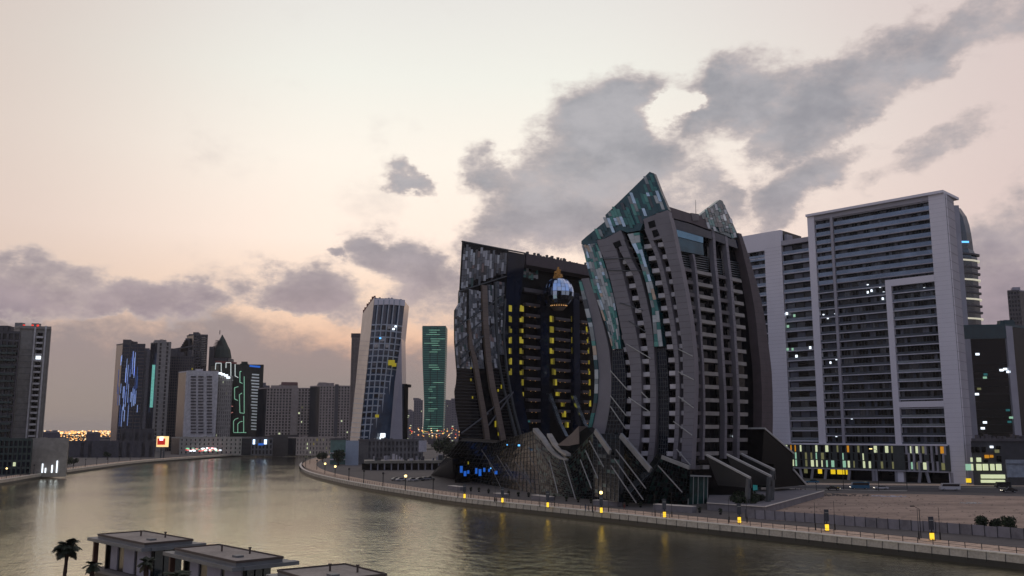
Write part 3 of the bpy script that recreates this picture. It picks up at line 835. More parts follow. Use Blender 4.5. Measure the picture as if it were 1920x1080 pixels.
# the curved pale ribs dropping into the hollow
for pts in ([(1032, 738), (1042, 765), (1051, 792), (1064, 818)], [(1078, 742), (1086, 764), (1096, 790), (1102, 802)]):
    rib(FA, pts, c2(pts, 6), -2.5, -1.2, T[6], 'pale_rib', ta, 12)
# sphere
us, zs = FA.uv(1050, 549, 2); SC = FA.P(us, zs, 1.0); SR = 7.2
MIR = mat('sphere_mirror', 'b3cbee', .04, metal=1.0, var=.05); MIRD = mat('sphere_dark_reflection', '10151a', .05, spec=1.0)  # lower panels coloured dark to imitate the dark reflection in the sphere
n_, seg = 12, 22
for j in range(n_):
    for i in range(seg):
        t0, t1 = math.pi * j / n_, math.pi * (j + 1) / n_; p0, p1 = 2 * math.pi * i / seg, 2 * math.pi * (i + 1) / seg
        q = [SC + Vector((math.sin(t) * math.cos(p), math.sin(t) * math.sin(p), math.cos(t))) * SR for t, p in ((t0, p0 + .014), (t1 - .012, p0 + .014), (t1 - .012, p1 - .014), (t0, p1 - .014))]
        if j == 0: q = q[:3]
        if j == n_ - 1: q = [q[0], q[1], q[3]]
        if (p0 + p1) / 2 < math.pi * .95 and (p0 + p1) / 2 > .1 * math.pi: 
            pass
        nrm = ((q[0] + q[2]) / 2 - SC).normalized()
        up = Vector([random.uniform(-.07, .07) for _ in range(3)])
        q2 = [SC + (v - SC) * .985 for v in q]
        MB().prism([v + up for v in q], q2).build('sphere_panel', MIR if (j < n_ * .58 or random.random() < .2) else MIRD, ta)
GOLD = mat('gold_ornament', '9a7440', .3, metal=.7, emit='d9a05a', es=.07)  # weak emission stands in for warm light falling on the gold
mb = MB()
for i in range(60):
    a_ = random.uniform(0, 6.28); r_ = random.uniform(0, 2.2); c_ = SC + Vector((math.cos(a_) * r_, math.sin(a_) * r_, SR + random.uniform(-.3, 4.6 - r_ * .8)))
    mb.sphere(c_, random.uniform(.25, .5), 5, 4, jit=.2)
mb.tube(SC + Vector((0, 0, SR - .5)), SC + Vector((0, 0, SR + 5)), .5)
mb.build('gold_finial', GOLD, ta)
mb = MB(); mb.tube(SC + Vector((0, 0, -SR - .9)), SC + Vector((0, 0, -SR + .6)), 2.2, 14, r2=3.6); mb.build('sphere_cradle', RIBW, ta)
for i in range(9):
    a_ = -2.6 + i * .26; c_ = SC + Vector((math.cos(a_) * 4.2, math.sin(a_) * 4.2, -SR + 1.0)); MB().box(c_.x - .25, c_.x + .25, c_.y - .25, c_.y + .25, c_.z - .15, c_.z + .15).build('sphere_lamp', WARMD, ta)
mb = MB(); p_ = FA.P(us, zs - 5, -7); mb.bar(p_, SC + Vector((0, 0, -4)), 3, 1.2); mb.build('sphere_bracket', GRIDM, ta)

JM = mat('cladding_joint', '2f2d33', .7)
for pn, J in JOINT.items(): J.build('cladding_joints', JM, bpy.data.objects[pn], kind='stuff')
# ================================================================ PODIUM of the two towers
pod = thing('glass_podium', 'faceted dark glass base spreading under the two curved towers along the promenade', 'building', (C0.x - 20, C0.y, GZ))
POD = mat('podium_glass', '080f12', .2, spec=.15, var=.4, scale=.2); PODT = mat('podium_teal_pane', '1c3f3b', .35, spec=.4, var=.4, scale=.4); PODW = mat('podium_pale_pane', '2c3432', .4)
def Gd(x, y): return ground(x, y, GZ)
def facet(a, b, c, d, nu, nv, panes=.0, thick=1.5, bars=True):
    """four corners: a,b along the ground, c,d above; glass + glazing bars + odd coloured panes"""
    nrm = (b - a).cross(d - a).normalized()
    if nrm.y > 0: nrm = -nrm
    back = -nrm * thick
    def Q(s_, t_): return (a * (1 - s_) + b * s_) * (1 - t_) + (d * (1 - s_) + c * s_) * t_
    mb = MB(); n_ = 6
    mb.loft([[Q(i / n_, j / n_) for j in range(n_ + 1)] + [Q(i / n_, (n_ - j) / n_) + back for j in range(n_ + 1)] for i in range(n_ + 1)]); mb.build('glass_facet', POD, pod)
    gb = MB()
    o_ = nrm * .08
    for i in range(nu + 1): gb.bar(Q(i / nu, 0) + o_, Q(i / nu, 1) + o_, .1, .12, nrm)
    for j in range(nv + 1): gb.bar(Q(0, j / nv) + o_, Q(1, j / nv) + o_, .08, .1, nrm)
    gb.build('glazing_bars', mat('podium_bar', '28323a', .5), pod, kind='stuff')
    if panes:
        pm = MB()
        for i in range(nu):
            for j in range(nv):
                if random.random() < panes:
                    e_ = .12; q = [Q((i + e_) / nu, (j + .06) / nv), Q((i + 1 - e_) / nu, (j + .06) / nv), Q((i + 1 - e_) / nu, (j + .94) / nv), Q((i + e_) / nu, (j + .94) / nv)]
                    pm.prism([v + nrm * .05 for v in q], [v + nrm * .01 for v in q], random.choices([0, 1], [3, 1])[0])
        if pm.f: pm.build('coloured_panes', [PODT, PODW], pod, kind='stuff')
    return Q, nrm
V = lambda x, y, Yd: atY(x, y, Yd)
facet(Gd(808, 891), Gd(900, 906), V(930, 830, 340), V(862, 826, 350), 12, 10)
facet(Gd(900, 906), Gd(1012, 927), V(1003, 806, 322), V(930, 830, 340), 16, 14)
facet(Gd(1012, 927), Gd(1085, 934), V(1064, 862, 283), V(1003, 806, 322), 18, 22, .45)
facet(Gd(1085, 934), Gd(1120, 938), V(1112, 812, 270), V(1064, 862, 283), 10, 18, .3)
facet(Gd(1120, 938), Gd(1205, 944), V(1220, 884, 256), V(1150, 812, 268), 14, 18, .1)
facet(V(1115, 930, 262), V(1160, 941, 250), V(1163, 816, 266), V(1112, 812, 270), 6, 18, .1)
facet(Gd(1205, 944), Gd(1292, 945), V(1294, 878, 249), V(1240, 857, 254), 12, 10, .35)
facet(V(1180, 925, 250), Gd(1208, 944), V(1240, 857, 254), V(1220, 884, 256), 4, 8, .1)
# dark wing tip on the left by the quay
mb = MB(); a, b = Gd(808, 891), Gd(850, 899); mb.prism([a, b, V(848, 861, 356), V(838, 857, 372)], [p + Vector((4, 14, 0)) for p in (a, b, V(848, 861, 356), V(838, 857, 372))]); mb.build('entrance_wing', POD, pod)
BEAMM = mat('podium_beam', '77787a', .5)
def beam(a, Ya, b, Yb, w_, name='slanted_beam', m=BEAMM, h=None):
    mb = MB(); mb.bar(V(*a, Ya), V(*b, Yb), w_, h or w_); mb.build(name, m, pod)
pts = [(1004, 806, 318), (1018, 822, 310), (1030, 840, 300), (1040, 851, 292), (1052, 859, 287), (1064, 862, 282)]
mb = MB()
mb.loft([[V(x, y, Yd) + Vector(o) * (1 - i * .12) for o in ((-.9, 0, -.6), (.9, 0, -.6), (.9, 0, .6), (-.9, 0, .6))] for i, (x, y, Yd) in enumerate(pts)]); mb.build('curved_beam', BEAMM, pod)
pts = [(1030, 815, 300), (1040, 832, 295), (1050, 843, 290), (1066, 853, 284)]
mb = MB(); mb.loft([[V(x, y, Yd) + Vector(o) for o in ((-.8, 0, -.4), (.8, 0, -.4), (.8, 0, .4), (-.8, 0, .4))] for x, y, Yd in pts]); mb.build('curved_beam', PARM, pod)
beam((1116, 808), 266, (1144, 848), 258, .6, h=1.6); beam((1164, 816), 262, (1220, 882), 251, .7, h=1.5); beam((1241, 857), 250, (1293, 877), 243, .5, h=1.0)
for a, Ya, b, Yb in (((1105, 826), 264, (1132, 876), 256), ((1098, 845), 264, (1121, 897), 253), ((1088, 862), 266, (1109, 916), 250), ((1057, 862), 280, (1079, 936), 256), ((1030, 862), 292, (1046, 925), 266),
                     ((1155, 843), 258, (1211, 916), 243), ((1152, 860), 256, (1206, 937), 243), ((1146, 873), 254, (1193, 943), 244), ((1234, 873), 248, (1279, 923), 240)):
    beam(a, Ya, b, Yb, .22, 'thin_rod')
RODD = mat('dim_rod', '56595c', .5)
for i in range(26):
    x = 905 + i * 15 + random.uniform(-5, 5); y = 842 + abs(x - 1090) * .02 + random.uniform(-8, 26)
    if x > 1275: continue
    dx = 22 + random.uniform(-4, 14); dy = random.uniform(40, 62); y1 = min(y + dy, 934)
    Yb = max(246, ground(x + dx, 938 if x > 1080 else 918 + (x - 900) * .1).y)
    beam((x, y), Yb + 14, (x + dx, y1), Yb - 1.0, .16, 'thin_rod', RODD)
# the lifted bowl between the towers
FB = Fac(F1.P(0, 0, 4).to_2d(), F1.d, F1.n)
def pbowl(pts, k0, k1, m, name):
    mb = MB(); FB.poly(mb, pts, k0, k1); mb.build(name, m, pod)
pbowl([(1046, 835), (1060, 824), (1075, 811), (1086, 799), (1087, 816), (1087, 832), (1066, 836)], -5, .4, RIBW, 'bowl_lip')
pbowl([(1046, 835), (1066, 836), (1087, 832), (1087, 810), (1100, 801), (1112, 812), (1107, 832), (1097, 848), (1084, 857), (1070, 856), (1058, 848)], -6, 0, POD, 'bowl')
# blue glow of the bar inside the glass
for (x, y, w_, h_, m_) in [(893, 838, 8, 4, CYANL), (898, 841, 6, 4, CYANL), (888, 842, 4, 3, CYANL), (973, 835, 4, 3, CYANL), (951, 834, 2, 2, CYANL), (865, 880, 5, 12, BLUEL), (872, 888, 5, 9, BLUEL), (878, 885, 4, 6, BLUEL), (893, 883, 4, 10, BLUEL), (900, 886, 5, 12, BLUEL), (908, 881, 4, 7, BLUEL), (917, 882, 3, 5, BLUEL), (930, 886, 5, 6, BLUEL), (920, 878, 2, 2, CYANL), (916, 850, 3, 3, YEL), (878, 868, 2, 5, YEL), (992, 790, 3, 3, TEALL)]:
    Yd = ground(x, 906 + (x - 870) * .16).y - (3 if y > 860 else -12)
    c_ = V(x, y, Yd - 4); s_ = Yd / 1700; MB().box(c_.x - w_ * s_ / 2, c_.x + w_ * s_ / 2, c_.y - .2, c_.y + .2, c_.z - h_ * s_ / 2, c_.z + h_ * s_ / 2).build('neon_panel', m_, pod)
# entrance side under the right face
CLADF = mat('support_grey', '55585a', .6)
WALLG = mat('plaza_wall', '6d6d6f', .8, var=.12)
for (x0, y0, Y0_, x1, y1, Y1_, xb) in ((1325, 853, 258, 1407, 896, 240, 1350), (1363, 852, 262, 1446, 893, 246, 1395), (1390, 851, 268, 1452, 881, 252, 1430)):
    a, b = V(x0, y0, Y0_), V(x1, y1, Y1_); mb = MB(); mb.bar(a, b, .5, .5); mb.build('canopy_edge', STEEL, pod)
    g0 = b - Vector((0, 0, 2.6)); g1 = Vector((a.x * .75 + b.x * .25, a.y * .75 + b.y * .25, b.z - 2.6)); MB().bar(b - Vector((.3, -.5, .3)), Vector((b.x - .8, b.y + 2, GZ)), .9, 1.2).build('slanted_support', CLADF, pod)
    lo_ = [a - Vector((0, 0, .5)), b - Vector((0, 0, .5)), g0, g1]; mb = MB(); mb.prism(lo_, [p + Vector((.5, .6, 0)) for p in lo_]); mb.build('fin_wall', mat('fin_wall_in_shade', '1a1d1f', .6), pod)  # wall colour blackened for the shade beneath the canopy edge
w0, w1 = ground(1345, 938), ground(1428, 930)
mb = MB(); mb.prism([w0, w1, w1 + Vector((0, 0, 5)), w0 + Vector((0, 0, 5))], [p + Vector((1, 8, 0)) for p in (w0, w1, w1 + Vector((0, 0, 5)), w0 + Vector((0, 0, 5)))]); mb.build('entrance_block', mat('entrance_grey', '4a5253', .5), pod)
dd = (w1 - w0).normalized(); nn = Vector((dd.y, -dd.x, 0))
for u, ww, hh, z_ in ((.16, 2.6, 2.3, 2.0), (.5, 2.2, 2.3, 2.0), (.84, 3.0, 2.6, 2.0)):
    c_ = w0 + (w1 - w0) * u + nn * .05
    MB().obox((c_.x, c_.y), dd.to_2d(), nn.to_2d(), -ww / 2, ww / 2, -.1, .12, GZ + z_, GZ + z_ + hh).build('lit_glazing', TEALL, pod)
    MB().obox((c_.x, c_.y), dd.to_2d(), nn.to_2d(), -ww / 3, ww / 3, -.1, .1, GZ, GZ + 1.9).build('doorway', BLACK, pod)
# glass kiosk on the left of it
a, b = ground(1290, 946), ground(1326, 944)
mb = MB(); mb.prism([a, b, b + Vector((.6, 0, 7.4)), a + Vector((.2, 0, 8))], [p + Vector((1, 7, 0)) for p in (a, b, b + Vector((.6, 0, 7.4)), a + Vector((.2, 0, 8)))]); mb.build('glass_kiosk', PODT, pod)
for t_ in (.0, .25, .5, .8, 1): MB().bar(a * (1 - t_) + b * t_ + Vector((0, -.1, 0)), a * (1 - t_) + b * t_ + Vector((.4, -.1, 7.6)), .25, .2).build('mullion', STEEL, pod)
MB().bar(a + Vector((-1, -.5, 8)), b + Vector((1, -.5, 7.6)), 1.2, .35).build('canopy_edge', STEEL, pod)
# dark side wing to the right
wing = [(1422, 804), (1476, 850), (1476, 882), (1500, 909), (1442, 914), (1440, 870), (1418, 868)]
FW = Fac(F2.P(44, 40).to_2d(), (.72, .69), (.69, -.72))
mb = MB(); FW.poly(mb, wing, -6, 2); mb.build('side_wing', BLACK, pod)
mb = MB(); FW.bar(mb, (1422, 803), (1477, 850), .5, -6, 2.3); FW.bar(mb, (1476, 880), (1501, 909), .5, -1, 2.4); mb.build('wing_coping', STEEL, pod)
# body that closes the base under both towers
mb = MB(); a, b, c, d = V(1130, 870, 275), V(1410, 870, 275), V(1400, 860, 320), V(1010, 850, 345)
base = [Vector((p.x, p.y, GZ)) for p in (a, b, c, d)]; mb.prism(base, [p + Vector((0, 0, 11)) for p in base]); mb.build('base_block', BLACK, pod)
# ================================================================ OTHER BUILDINGS
def unit(a, b): v = Vector((a, b)); return v.normalized()
def corner(px, Yd): return atY(px, 812, Yd)
class Bld:
    """a rectangular building seen on its corner: left face L, right face R"""
    def __init__(s, name, label, pxL, pxC, pxR, ytop, Yd, body, aL=45, aR=45, ybase=None, cat='building', group=None, inset=.5):
        C_ = corner(pxC, Yd); s.C = C_
        s.root = thing(name, label, cat, (C_.x, C_.y, GZ), group)
        dL = Vector((-math.sin(R(aL)), math.cos(R(aL)))); dR = Vector((math.sin(R(aR)), math.cos(R(aR))))
        s.L = Fac((C_.x, C_.y), dL, (-dL.y, dL.x)); s.R = Fac((C_.x, C_.y), dR, (dR.y, -dR.x))
        if s.L.n.dot(Vector((-C_.x, -C_.y))) < 0: pass
        s.wL = s.L.uv(pxL, 812)[0] if pxL is not None and pxL < pxC else 0
        s.wR = s.R.uv(pxR, 812)[0] if pxR is not None and pxR > pxC else 0
        s.zt = atY(pxC, ytop, Yd).z
        wl, wr = s.wL or 18, s.wR or 18
        mb = MB(); rr = []
        a = s.L.P(0, 0, 0); l = s.L.P(wl, 0); r_ = s.R.P(wr, 0)
        c_ = l + r_ - a; ins = Vector((0, inset, 0))
        base = [a + ins, l + ins, c_, r_ + ins]
        mb.prism([Vector((p.x, p.y, GZ - .5)) for p in base], [Vector((p.x, p.y, s.zt - .3)) for p in base]); mb.build('core', body, s.root)
        mb = MB(); base = [a, l, c_, r_]
        mb.prism([Vector((p.x, p.y, s.zt - .3)) for p in base], [Vector((p.x, p.y, s.zt + .8)) for p in base]); s.roofmb = mb; s.roofbase = base
        s.wl, s.wr = wl, wr
    def roof(s, m):
        s.roofmb.build('roof', m, s.root); a, l, c_, r_ = s.roofbase; k = min(1, s.zt / 60)
        for _ in range(random.randint(2, 5)):
            p = a.lerp(l, random.uniform(.15, .8)).lerp(r_.lerp(c_, .5), random.uniform(.15, .7)); w_, h_ = random.uniform(1, 4) * k + .3, random.uniform(1, 3.6) * k
            MB().box(p.x - w_, p.x + w_, p.y, p.y + 3, s.zt + .7, s.zt + .8 + h_).build('roof_unit', m, s.root)
def nlit(): return random.random()
def front(fac, u0, u1, z0, z1, nf, npier, sp, pw, m, parent, k=.45, lit=0, litm=None, kb=-.9, jitter=0):
    """spandrels and piers standing proud of the glass core; a few lit panes between"""
    if u1 <= u0: return
    mb = MB(); dz = (z1 - z0) / nf
    for i in range(nf + 1):
        z = z0 + dz * i; fac.box(mb, u0, u1, z - dz * sp / 2, z + dz * sp / 2, kb, k * .8)
    mb.build('spandrels', m, parent, kind='stuff')
    mb = MB()
    for j in range(npier + 1):
        u = u0 + (u1 - u0) * j / npier; fac.box(mb, max(u0, u - pw / 2), min(u1, u + pw / 2), z0, z1, kb, k)
    mb.build('piers', m, parent, kind='stuff')
    if lit:
        for i in range(nf):
            for j in range(npier):
                if random.random() < lit:
                    w_ = (u1 - u0) / npier; u = u0 + w_ * j
                    mb = MB(); fac.box(mb, u + w_ * .2, u + w_ * random.uniform(.5, .85), z0 + dz * (i + sp / 2 + .08), z0 + dz * (i + .8), -.3, k * .3)
                    mb.build('lit_window', random.choice(litm), parent)
LITW = mat('lit_window_pale', 'd8e0c0', .5, emit='cfd8a8', es=.75); LITG = mat('lit_window_green', 'a0d0b0', .5, emit='9ecfae', es=.55)
LITO = mat('lit_window_orange', 'd08a20', .5, emit='cf8c1c', es=.6); LITY = mat('lit_window_yellow', 'e8c830', .5, emit='e6c11e', es=.9); LITD = mat('lit_window_dim', '8a8a60', .5, emit='8c8a5a', es=.35)
CLAD = mat('pale_cladding', 'd6d3dc', .6, var=.03, scale=.06); CLADD = mat('grey_cladding', '9a98a2', .65, var=.06, scale=.1)
SLAB = mat('balcony_slab', 'b9b9c4', .6, var=.08); FARG = mat('far_glass', '151c26', .15, spec=.5, var=.3, scale=.05)
BGL = mat('balcony_glass', '727d8b', .12, metal=.75, var=.15, scale=.1); BGD = mat('balcony_glass_dim', '424b56', .15, metal=.5, var=.2, scale=.15)
CURT = [mat('curtain_grey', '62636f', .7), mat('curtain_dark', '1b1d24', .3), mat('curtain_slate', '3d4250', .5), mat('curtain_blue', '2a3442', .2, spec=.8)]

# ---- big residential tower on the right
b = Bld('apartment_tower', 'wide pale-framed residential tower, tallest at right, glazed balconies on every floor', 1548, 1806, 1822, 362, 362, GLD, 45, 40, inset=1.9)
ap = b.root; FL, FR = b.L, b.R
zp = FL.uv(1700, 834)[1]; zt = b.zt
def uu(x, y=700): return FL.uv(x, y)[0]
uR = uu(1766); uM0, uM1 = uu(1672), uu(1683); uT0, uT1 = uu(1573), uu(1578); uL0, uL1 = uu(1530), uu(1542)

NF = 27; dz = (zt - 2.2 - zp) / NF
wall_ = lambda u0, u1, z0, z1, k0, k1, nm, m_: (lambda mb: (FL.box(mb, u0, u1, z0, z1, k0, k1), mb.build(nm, m_, ap)))(MB())
wall_(0, uR, GZ, zt, -2, .6, 'corner_pier', CLAD)
wall_(uL1 - .2, uL0, zp - 1, zt, -2, .7, 'frame_pier', CLAD)
wall_(uT0, uT1, zp, zt - 2, -2.2, .5, 'thin_pier', CLADD)
zM = FL.uv(1720, 519)[1]; zM2 = FL.uv(1720, 758)[1]
wall_(uM1, uM0, GZ, zM, -2, .8, 'frame_pier', CLAD)
wall_(uR, uM1 + .2, zM - 2.8, zM, -1.8, .75, 'frame_beam', CLAD)
wall_(uR, uM1 + .2, zM2 - 1.2, zM2 + 1.2, -1.8, .7, 'frame_beam', CLAD)
npane = 0; stuffp = MB()
for i in range(NF + 1):
    z = zp + dz * i; top = i >= NF - 8
    wall_(uR, uL1, z - .28, z + .12, -2.1, .15 if not top else .1, 'balcony_slab', SLAB if not top else CLADD)
    if i < NF:
        if top:
            wall_(uR + .1, uT0 + .1, z + .12, z + 1.75, -.5, -.05, 'balcony_glass', BGL); wall_(uT1, uL1 - .1, z + .12, z + 1.75, -.5, -.05, 'balcony_glass', BGL)
        else:
            wall_(uM0, uL1 - .1, z + .12, z + 1.1, -.35, -.02, 'balcony_glass', BGD)
            if abs(z - zM2) > 2: wall_(uR + .1, uM1, z + .12, z + 1.1, -.35, -.02, 'balcony_glass', BGD if random.random() < .5 else BGL)
        u = uR + .3; 
        while u < uL1 - 1.4:
            w_ = random.choice([1.3, 1.3, 2.6]); mi = random.choices([0, 1, 2, 3], [1.2 if i < NF - 8 else 3, 7, 2.5, 3])[0]
            if random.random() < .6:
                if npane < 290: wall_(u, u + w_ - .15, z + .15, z + dz - .35, -1.5, -1.2, 'window_pane', CURT[mi])
                else: FL.box(stuffp, u, u + w_ - .15, z + .15, z + dz - .35, -1.5, -1.2, mi)
                npane += 1
            u += w_
mb = MB(); u = uR + .3
while u < uL1 - .3: FL.box(mb, u - .1, u, zp, zt - 2, -1.3, -1.05); u += 1.3
mb.build('window_mullions', GRIDM, ap, kind='stuff')
stuffp.build('window_panes', CURT, ap, kind='stuff')
for x, y in ((1627, 535), (1634, 545), (1650, 537), (1657, 549), (1713, 527), (1733, 541), (1748, 558), (1544, 591), (1552, 596), (1566, 590), (1547, 672), (1557, 680), (1568, 673), (1597, 784), (1568, 817), (1627, 548), (1655, 560)):
    u, z = FL.uv(x, y, -.4); mb = MB(); FL.box(mb, u - .35, u + .35, z - .5, z + .5, -.6, -.3); mb.build('balcony_light', WHITEL if x < 1700 or y < 560 else WARM, ap)
# roof slab with the overhang
mb = MB(); A_, B_, = FL.P(-3.5, 0, 1.2), FL.P(uL0 + .2, 0, 1.0); c0 = FL.P(0, 0, 0)
r1 = FR.P(b.wr + 4, 0, 2); 
base = [FL.P(0, 0, 1.6), FL.P(uL0 + .3, 0, 1.6), FL.P(uL0 + .3, 0, -18), FR.P(b.wr + 3, 0, 1.5)]
mb.prism([Vector((p.x, p.y, zt)) for p in base], [Vector((p.x, p.y, zt + 1.1)) for p in base]); mb.build('roof_slab', CLAD, ap)
mb = MB(); FL.box(mb, uR, uL1, zt - 2.0, zt, -2.1, .5); mb.build('roof_beam', CLADD, ap)
mb = MB(); FR.box(mb, 0, b.wr, GZ, zt, -.5, .1); mb.build('side_wall', CLADD, ap)
for i in range(28):
    z = zp + dz * i; mb = MB(); FR.box(mb, -.05, b.wr, z, z + .1, 0, .16); mb.build('wall_joint', GRIDM, ap)
mb = MB()
for i in range(60):
    z = GZ + 3 + i * 1.9; FL.box(mb, -.02, uR, z, z + .05, .6, .63)
mb.build('cladding_joints', CLADD, ap, kind='stuff')
# ---- podium with lit slots
CP = FL.P(0, 0, 1.4)
pd = thing('lit_podium', 'low dark podium with rows of lit slot windows under the wide pale-framed tower', 'building', (CP.x, CP.y, GZ))
uP = FL.uv(1468, 850, 1.4)[0]
mb = MB(); FL.box(mb, uR - 1, uP, FL.uv(1700, 882, 1.2)[1], zp, -12, 1.0); mb.build('facade_wall', mat('podium_wall', '3a4040', .5, var=.15, scale=.2), pd)
def pw_(u0, u1, z0, z1, k0, k1, nm, m_): mb = MB(); FL.box(mb, u0, u1, z0, z1, k0, k1); return mb.build(nm, m_, pd)
pw_(uR - .5, uP, zp - .3, zp + .35, -12, 1.5, 'cornice', CLAD)
zb_ = zp - 12.8 + 2.4
zrow = [FL.uv(1700, y, 1.2)[1] for y in (843, 858, 873)]
zlow = FL.uv(1700, 882, 1.2)[1]
pw_(uR - .5, uP, zlow - .5, zlow, -12, 1.4, 'lower_cornice', CLADD)
u = uP - 1.2
while u > uR + 1:
    right = u < uM1
    if uM1 - .3 < u < uM0 + 1: u -= 1.5; continue
    for ri, zc in enumerate(zrow):
        w_ = random.choice([.5, .7, .9, 1.3]); hh = 1.4
        f = (uP - u) / (uP - uR)
        if ri == 0: mm = random.choices([LITO, LITD, LITW, None], [2 if f < .35 or f > .9 else .2, 2, 1.0, 5])[0]
        elif ri == 1: mm = random.choices([LITG, LITD, LITW, None], [4 if f < .3 else .2, 1, .5, 6])[0]
        else: mm = random.choices([LITG, LITW, LITD, None], [3 if f < .4 else .5, 3, 2, 3])[0]
        if mm: pw_(u - w_, u, zc - hh, zc + hh, .95, 1.12, 'slot_window', mm)
        else:
            pw_(u - w_, u, zc - hh, zc + hh, .95, 1.08, 'slot_window', BLACK)
        if right and random.random() < .7: pw_(u - w_ - .9, u - w_ - .1, zc - 1.9, zc + 1.9, .95, 1.3, 'wall_panel', CLADD)
    u -= random.uniform(2.0, 2.9)
# ground floor behind columns
pw_(uR, uP, GZ, zlow, -12, -6, 'shop_front', BLACK)
for x0, x1 in ((1534, 1541), (1558, 1566), (1570, 1583), (1586, 1589), (1508, 1514)):
    ua, ub = FL.uv(x1, 890, -1)[0], FL.uv(x0, 890, -1)[0]; pw_(ua, ub, GZ + 2.2, GZ + 6.8, -1.3, -1.0, 'lit_window', LITY if x0 != 1508 else LITD)
for x in (1486, 1503, 1521, 1546, 1590, 1637, 1643, 1680, 1722, 1741, 1784):
    ua = FL.uv(x, 890, .8)[0]; p0 = FL.P(ua, GZ, .6); p1 = FL.P(ua + random.choice([-.8, 0, .8]), zlow - .4, .6)
    MB().bar(p0, p1, .9, .9, (0, 1, 0)).build('column', CLADD, pd)

# ---- second pale tower behind it on the left
S2 = Fac(FL.P(uL0, 0, -5).to_2d(), FL.d, FL.n)
s2 = thing('pale_tower', 'pale clad tower with recessed balcony bays, half hidden left of the wide pale-framed tower', 'apartment building', (*FL.P(uL0 + 6, GZ, -5).xy, GZ))
def sb(u0, u1, z0, z1, k0, k1, nm, m_): mb = MB(); S2.box(mb, u0, u1, z0, z1, k0, k1); return mb.build(nm, m_, s2)
sv = lambda x, y=600: S2.uv(x, y)[0]
zS = S2.uv(1465, 431)[1]; zS2 = S2.uv(1500, 448)[1]; zbay = S2.uv(1420, 472)[1]
sb(-3, sv(1472), GZ, zS2, -20, -1.6, 'core', GLD); sb(sv(1472), sv(1399), GZ, zS, -20, -1.6, 'core', GLD)
sb(sv(1472), sv(1440), GZ, zS, -1.6, .4, 'wide_pier', CLAD); sb(sv(1440), sv(1397), zbay, zS, -1.6, .4, 'head_panel', CLAD)
sb(sv(1408), sv(1397) + 2, GZ, zbay, -1.6, .3, 'end_pier', CLAD)
sb(-3, sv(1472), zS2 - 1.8, zS2 + .4, -1.6, .3, 'roof_beam', CLADD)
sb(sv(1478), sv(1466), zS2, zS2 + 4, -8, -3, 'roof_block', CLADD)
pit2 = 18.6 * S2.P(10, 0).y / 1700; z = zS2 - 1.8 - pit2
while z > zp - 2:
    for u0, u1 in ((-2, sv(1473)), (sv(1440), sv(1408))):
        sb(u0, u1, z - .3, z + .2, -1.7, .1, 'balcony_slab', SLAB)
        sb(u0, u1, z + .2, z + 1.5, -.5, 0, 'balcony_glass', BGL)
        for j in range(4):
            if random.random() < .7:
                w_ = (u1 - u0) / 4; sb(u0 + w_ * j + .2, u0 + w_ * (j + 1) - .3, z + .2, z + pit2 - .5, -1.65, -1.4, 'window_pane', random.choice(CURT))
    z -= pit2
z = zS2 - 1.8 - pit2; zz_ = zbay - pit2 * .2
sb(sv(1440), sv(1408), zbay - pit2, zbay - pit2 + 1.6, -.5, 0, 'balcony_glass', BGL)
for x, y in ((1476, 588), (1490, 592), (1478, 612), (1487, 655), (1520, 652), (1494, 668), (1478, 655)):
    u, z = S2.uv(x, y, -.4); mb = MB(); S2.box(mb, u - .5, u + .5, z - .6, z + .6, -.3, .1); mb.build('balcony_light', WHITEL if random.random() < .5 else LITG, s2)
mb = MB()
for i in range(55): z = GZ + 15 + i * 1.7; S2.box(mb, sv(1472) + .1, sv(1440) - .1, z, z + .06, .4, .43)
mb.build('cladding_joints', CLADD, s2, kind='stuff')

# ---- curved dark tower behind
YD = 520; cc = corner(1800, YD)
cv = thing('sail_tower', 'dark tower with a curved sail-like glass top and lit balcony rings at far right', 'skyscraper', (cc.x, cc.y, GZ))
prof = [(1812, 389), (1823, 402), (1831, 425), (1836, 455), (1838, 474), (1845, 476), (1848, 540), (1853, 605), (1857, 690), (1861, 800)]
pz = [(atY(x, y, YD).z, atY(x, y, YD).x - cc.x) for x, y in prof]
def rad(z):
    q = sorted(pz)
    if z <= q[0][0]: return q[0][1]
    for i in range(len(q) - 1):
        if q[i][0] <= z <= q[i + 1][0]: return q[i][1] + (q[i + 1][1] - q[i][1]) * (z - q[i][0]) / (q[i + 1][0] - q[i][0])
    return q[-1][1]
def ell(z, r, s_=1): return [Vector((cc.x - 14 + (r + 14) * math.cos(t) * s_, cc.y + 6 + 12 * math.sin(t) * s_, z)) for t in [2 * math.pi * i / 20 for i in range(20)]]
zs_ = [GZ + (pz[0][0] - GZ) * i / 30 for i in range(31)]
MB().loft([ell(z, rad(z), .97) for z in zs_]).build('glass_body', mat('sail_glass', '1e3340', .1, spec=.9, var=.3, scale=.05), cv)
zt_ = atY(1842, 478, YD).z; z = zt_; i = 0
LINEL = mat('balcony_line_light', 'd8d0b8', .5, emit='d6cfb8', es=.6)
while z > 40:
    MB().loft([ell(z, rad(z) + .4), ell(z + .9, rad(z) + .4)]).build('balcony_ring', LINEL if i % 3 == 1 else PARD, cv); z -= 3.8; i += 1
mb = MB(); p = atY(1785, 388, YD - 12); mb.box(p.x - 8, p.x + 4, p.y, p.y + 10, GZ, p.z + 1); mb.build('service_core', CLADD, cv)
p = atY(1812, 455, YD - 6.5); MB().box(p.x - 3, p.x + 1.5, p.y, p.y + .3, p.z, p.z + 1).build('sign_light', CYANL, cv)

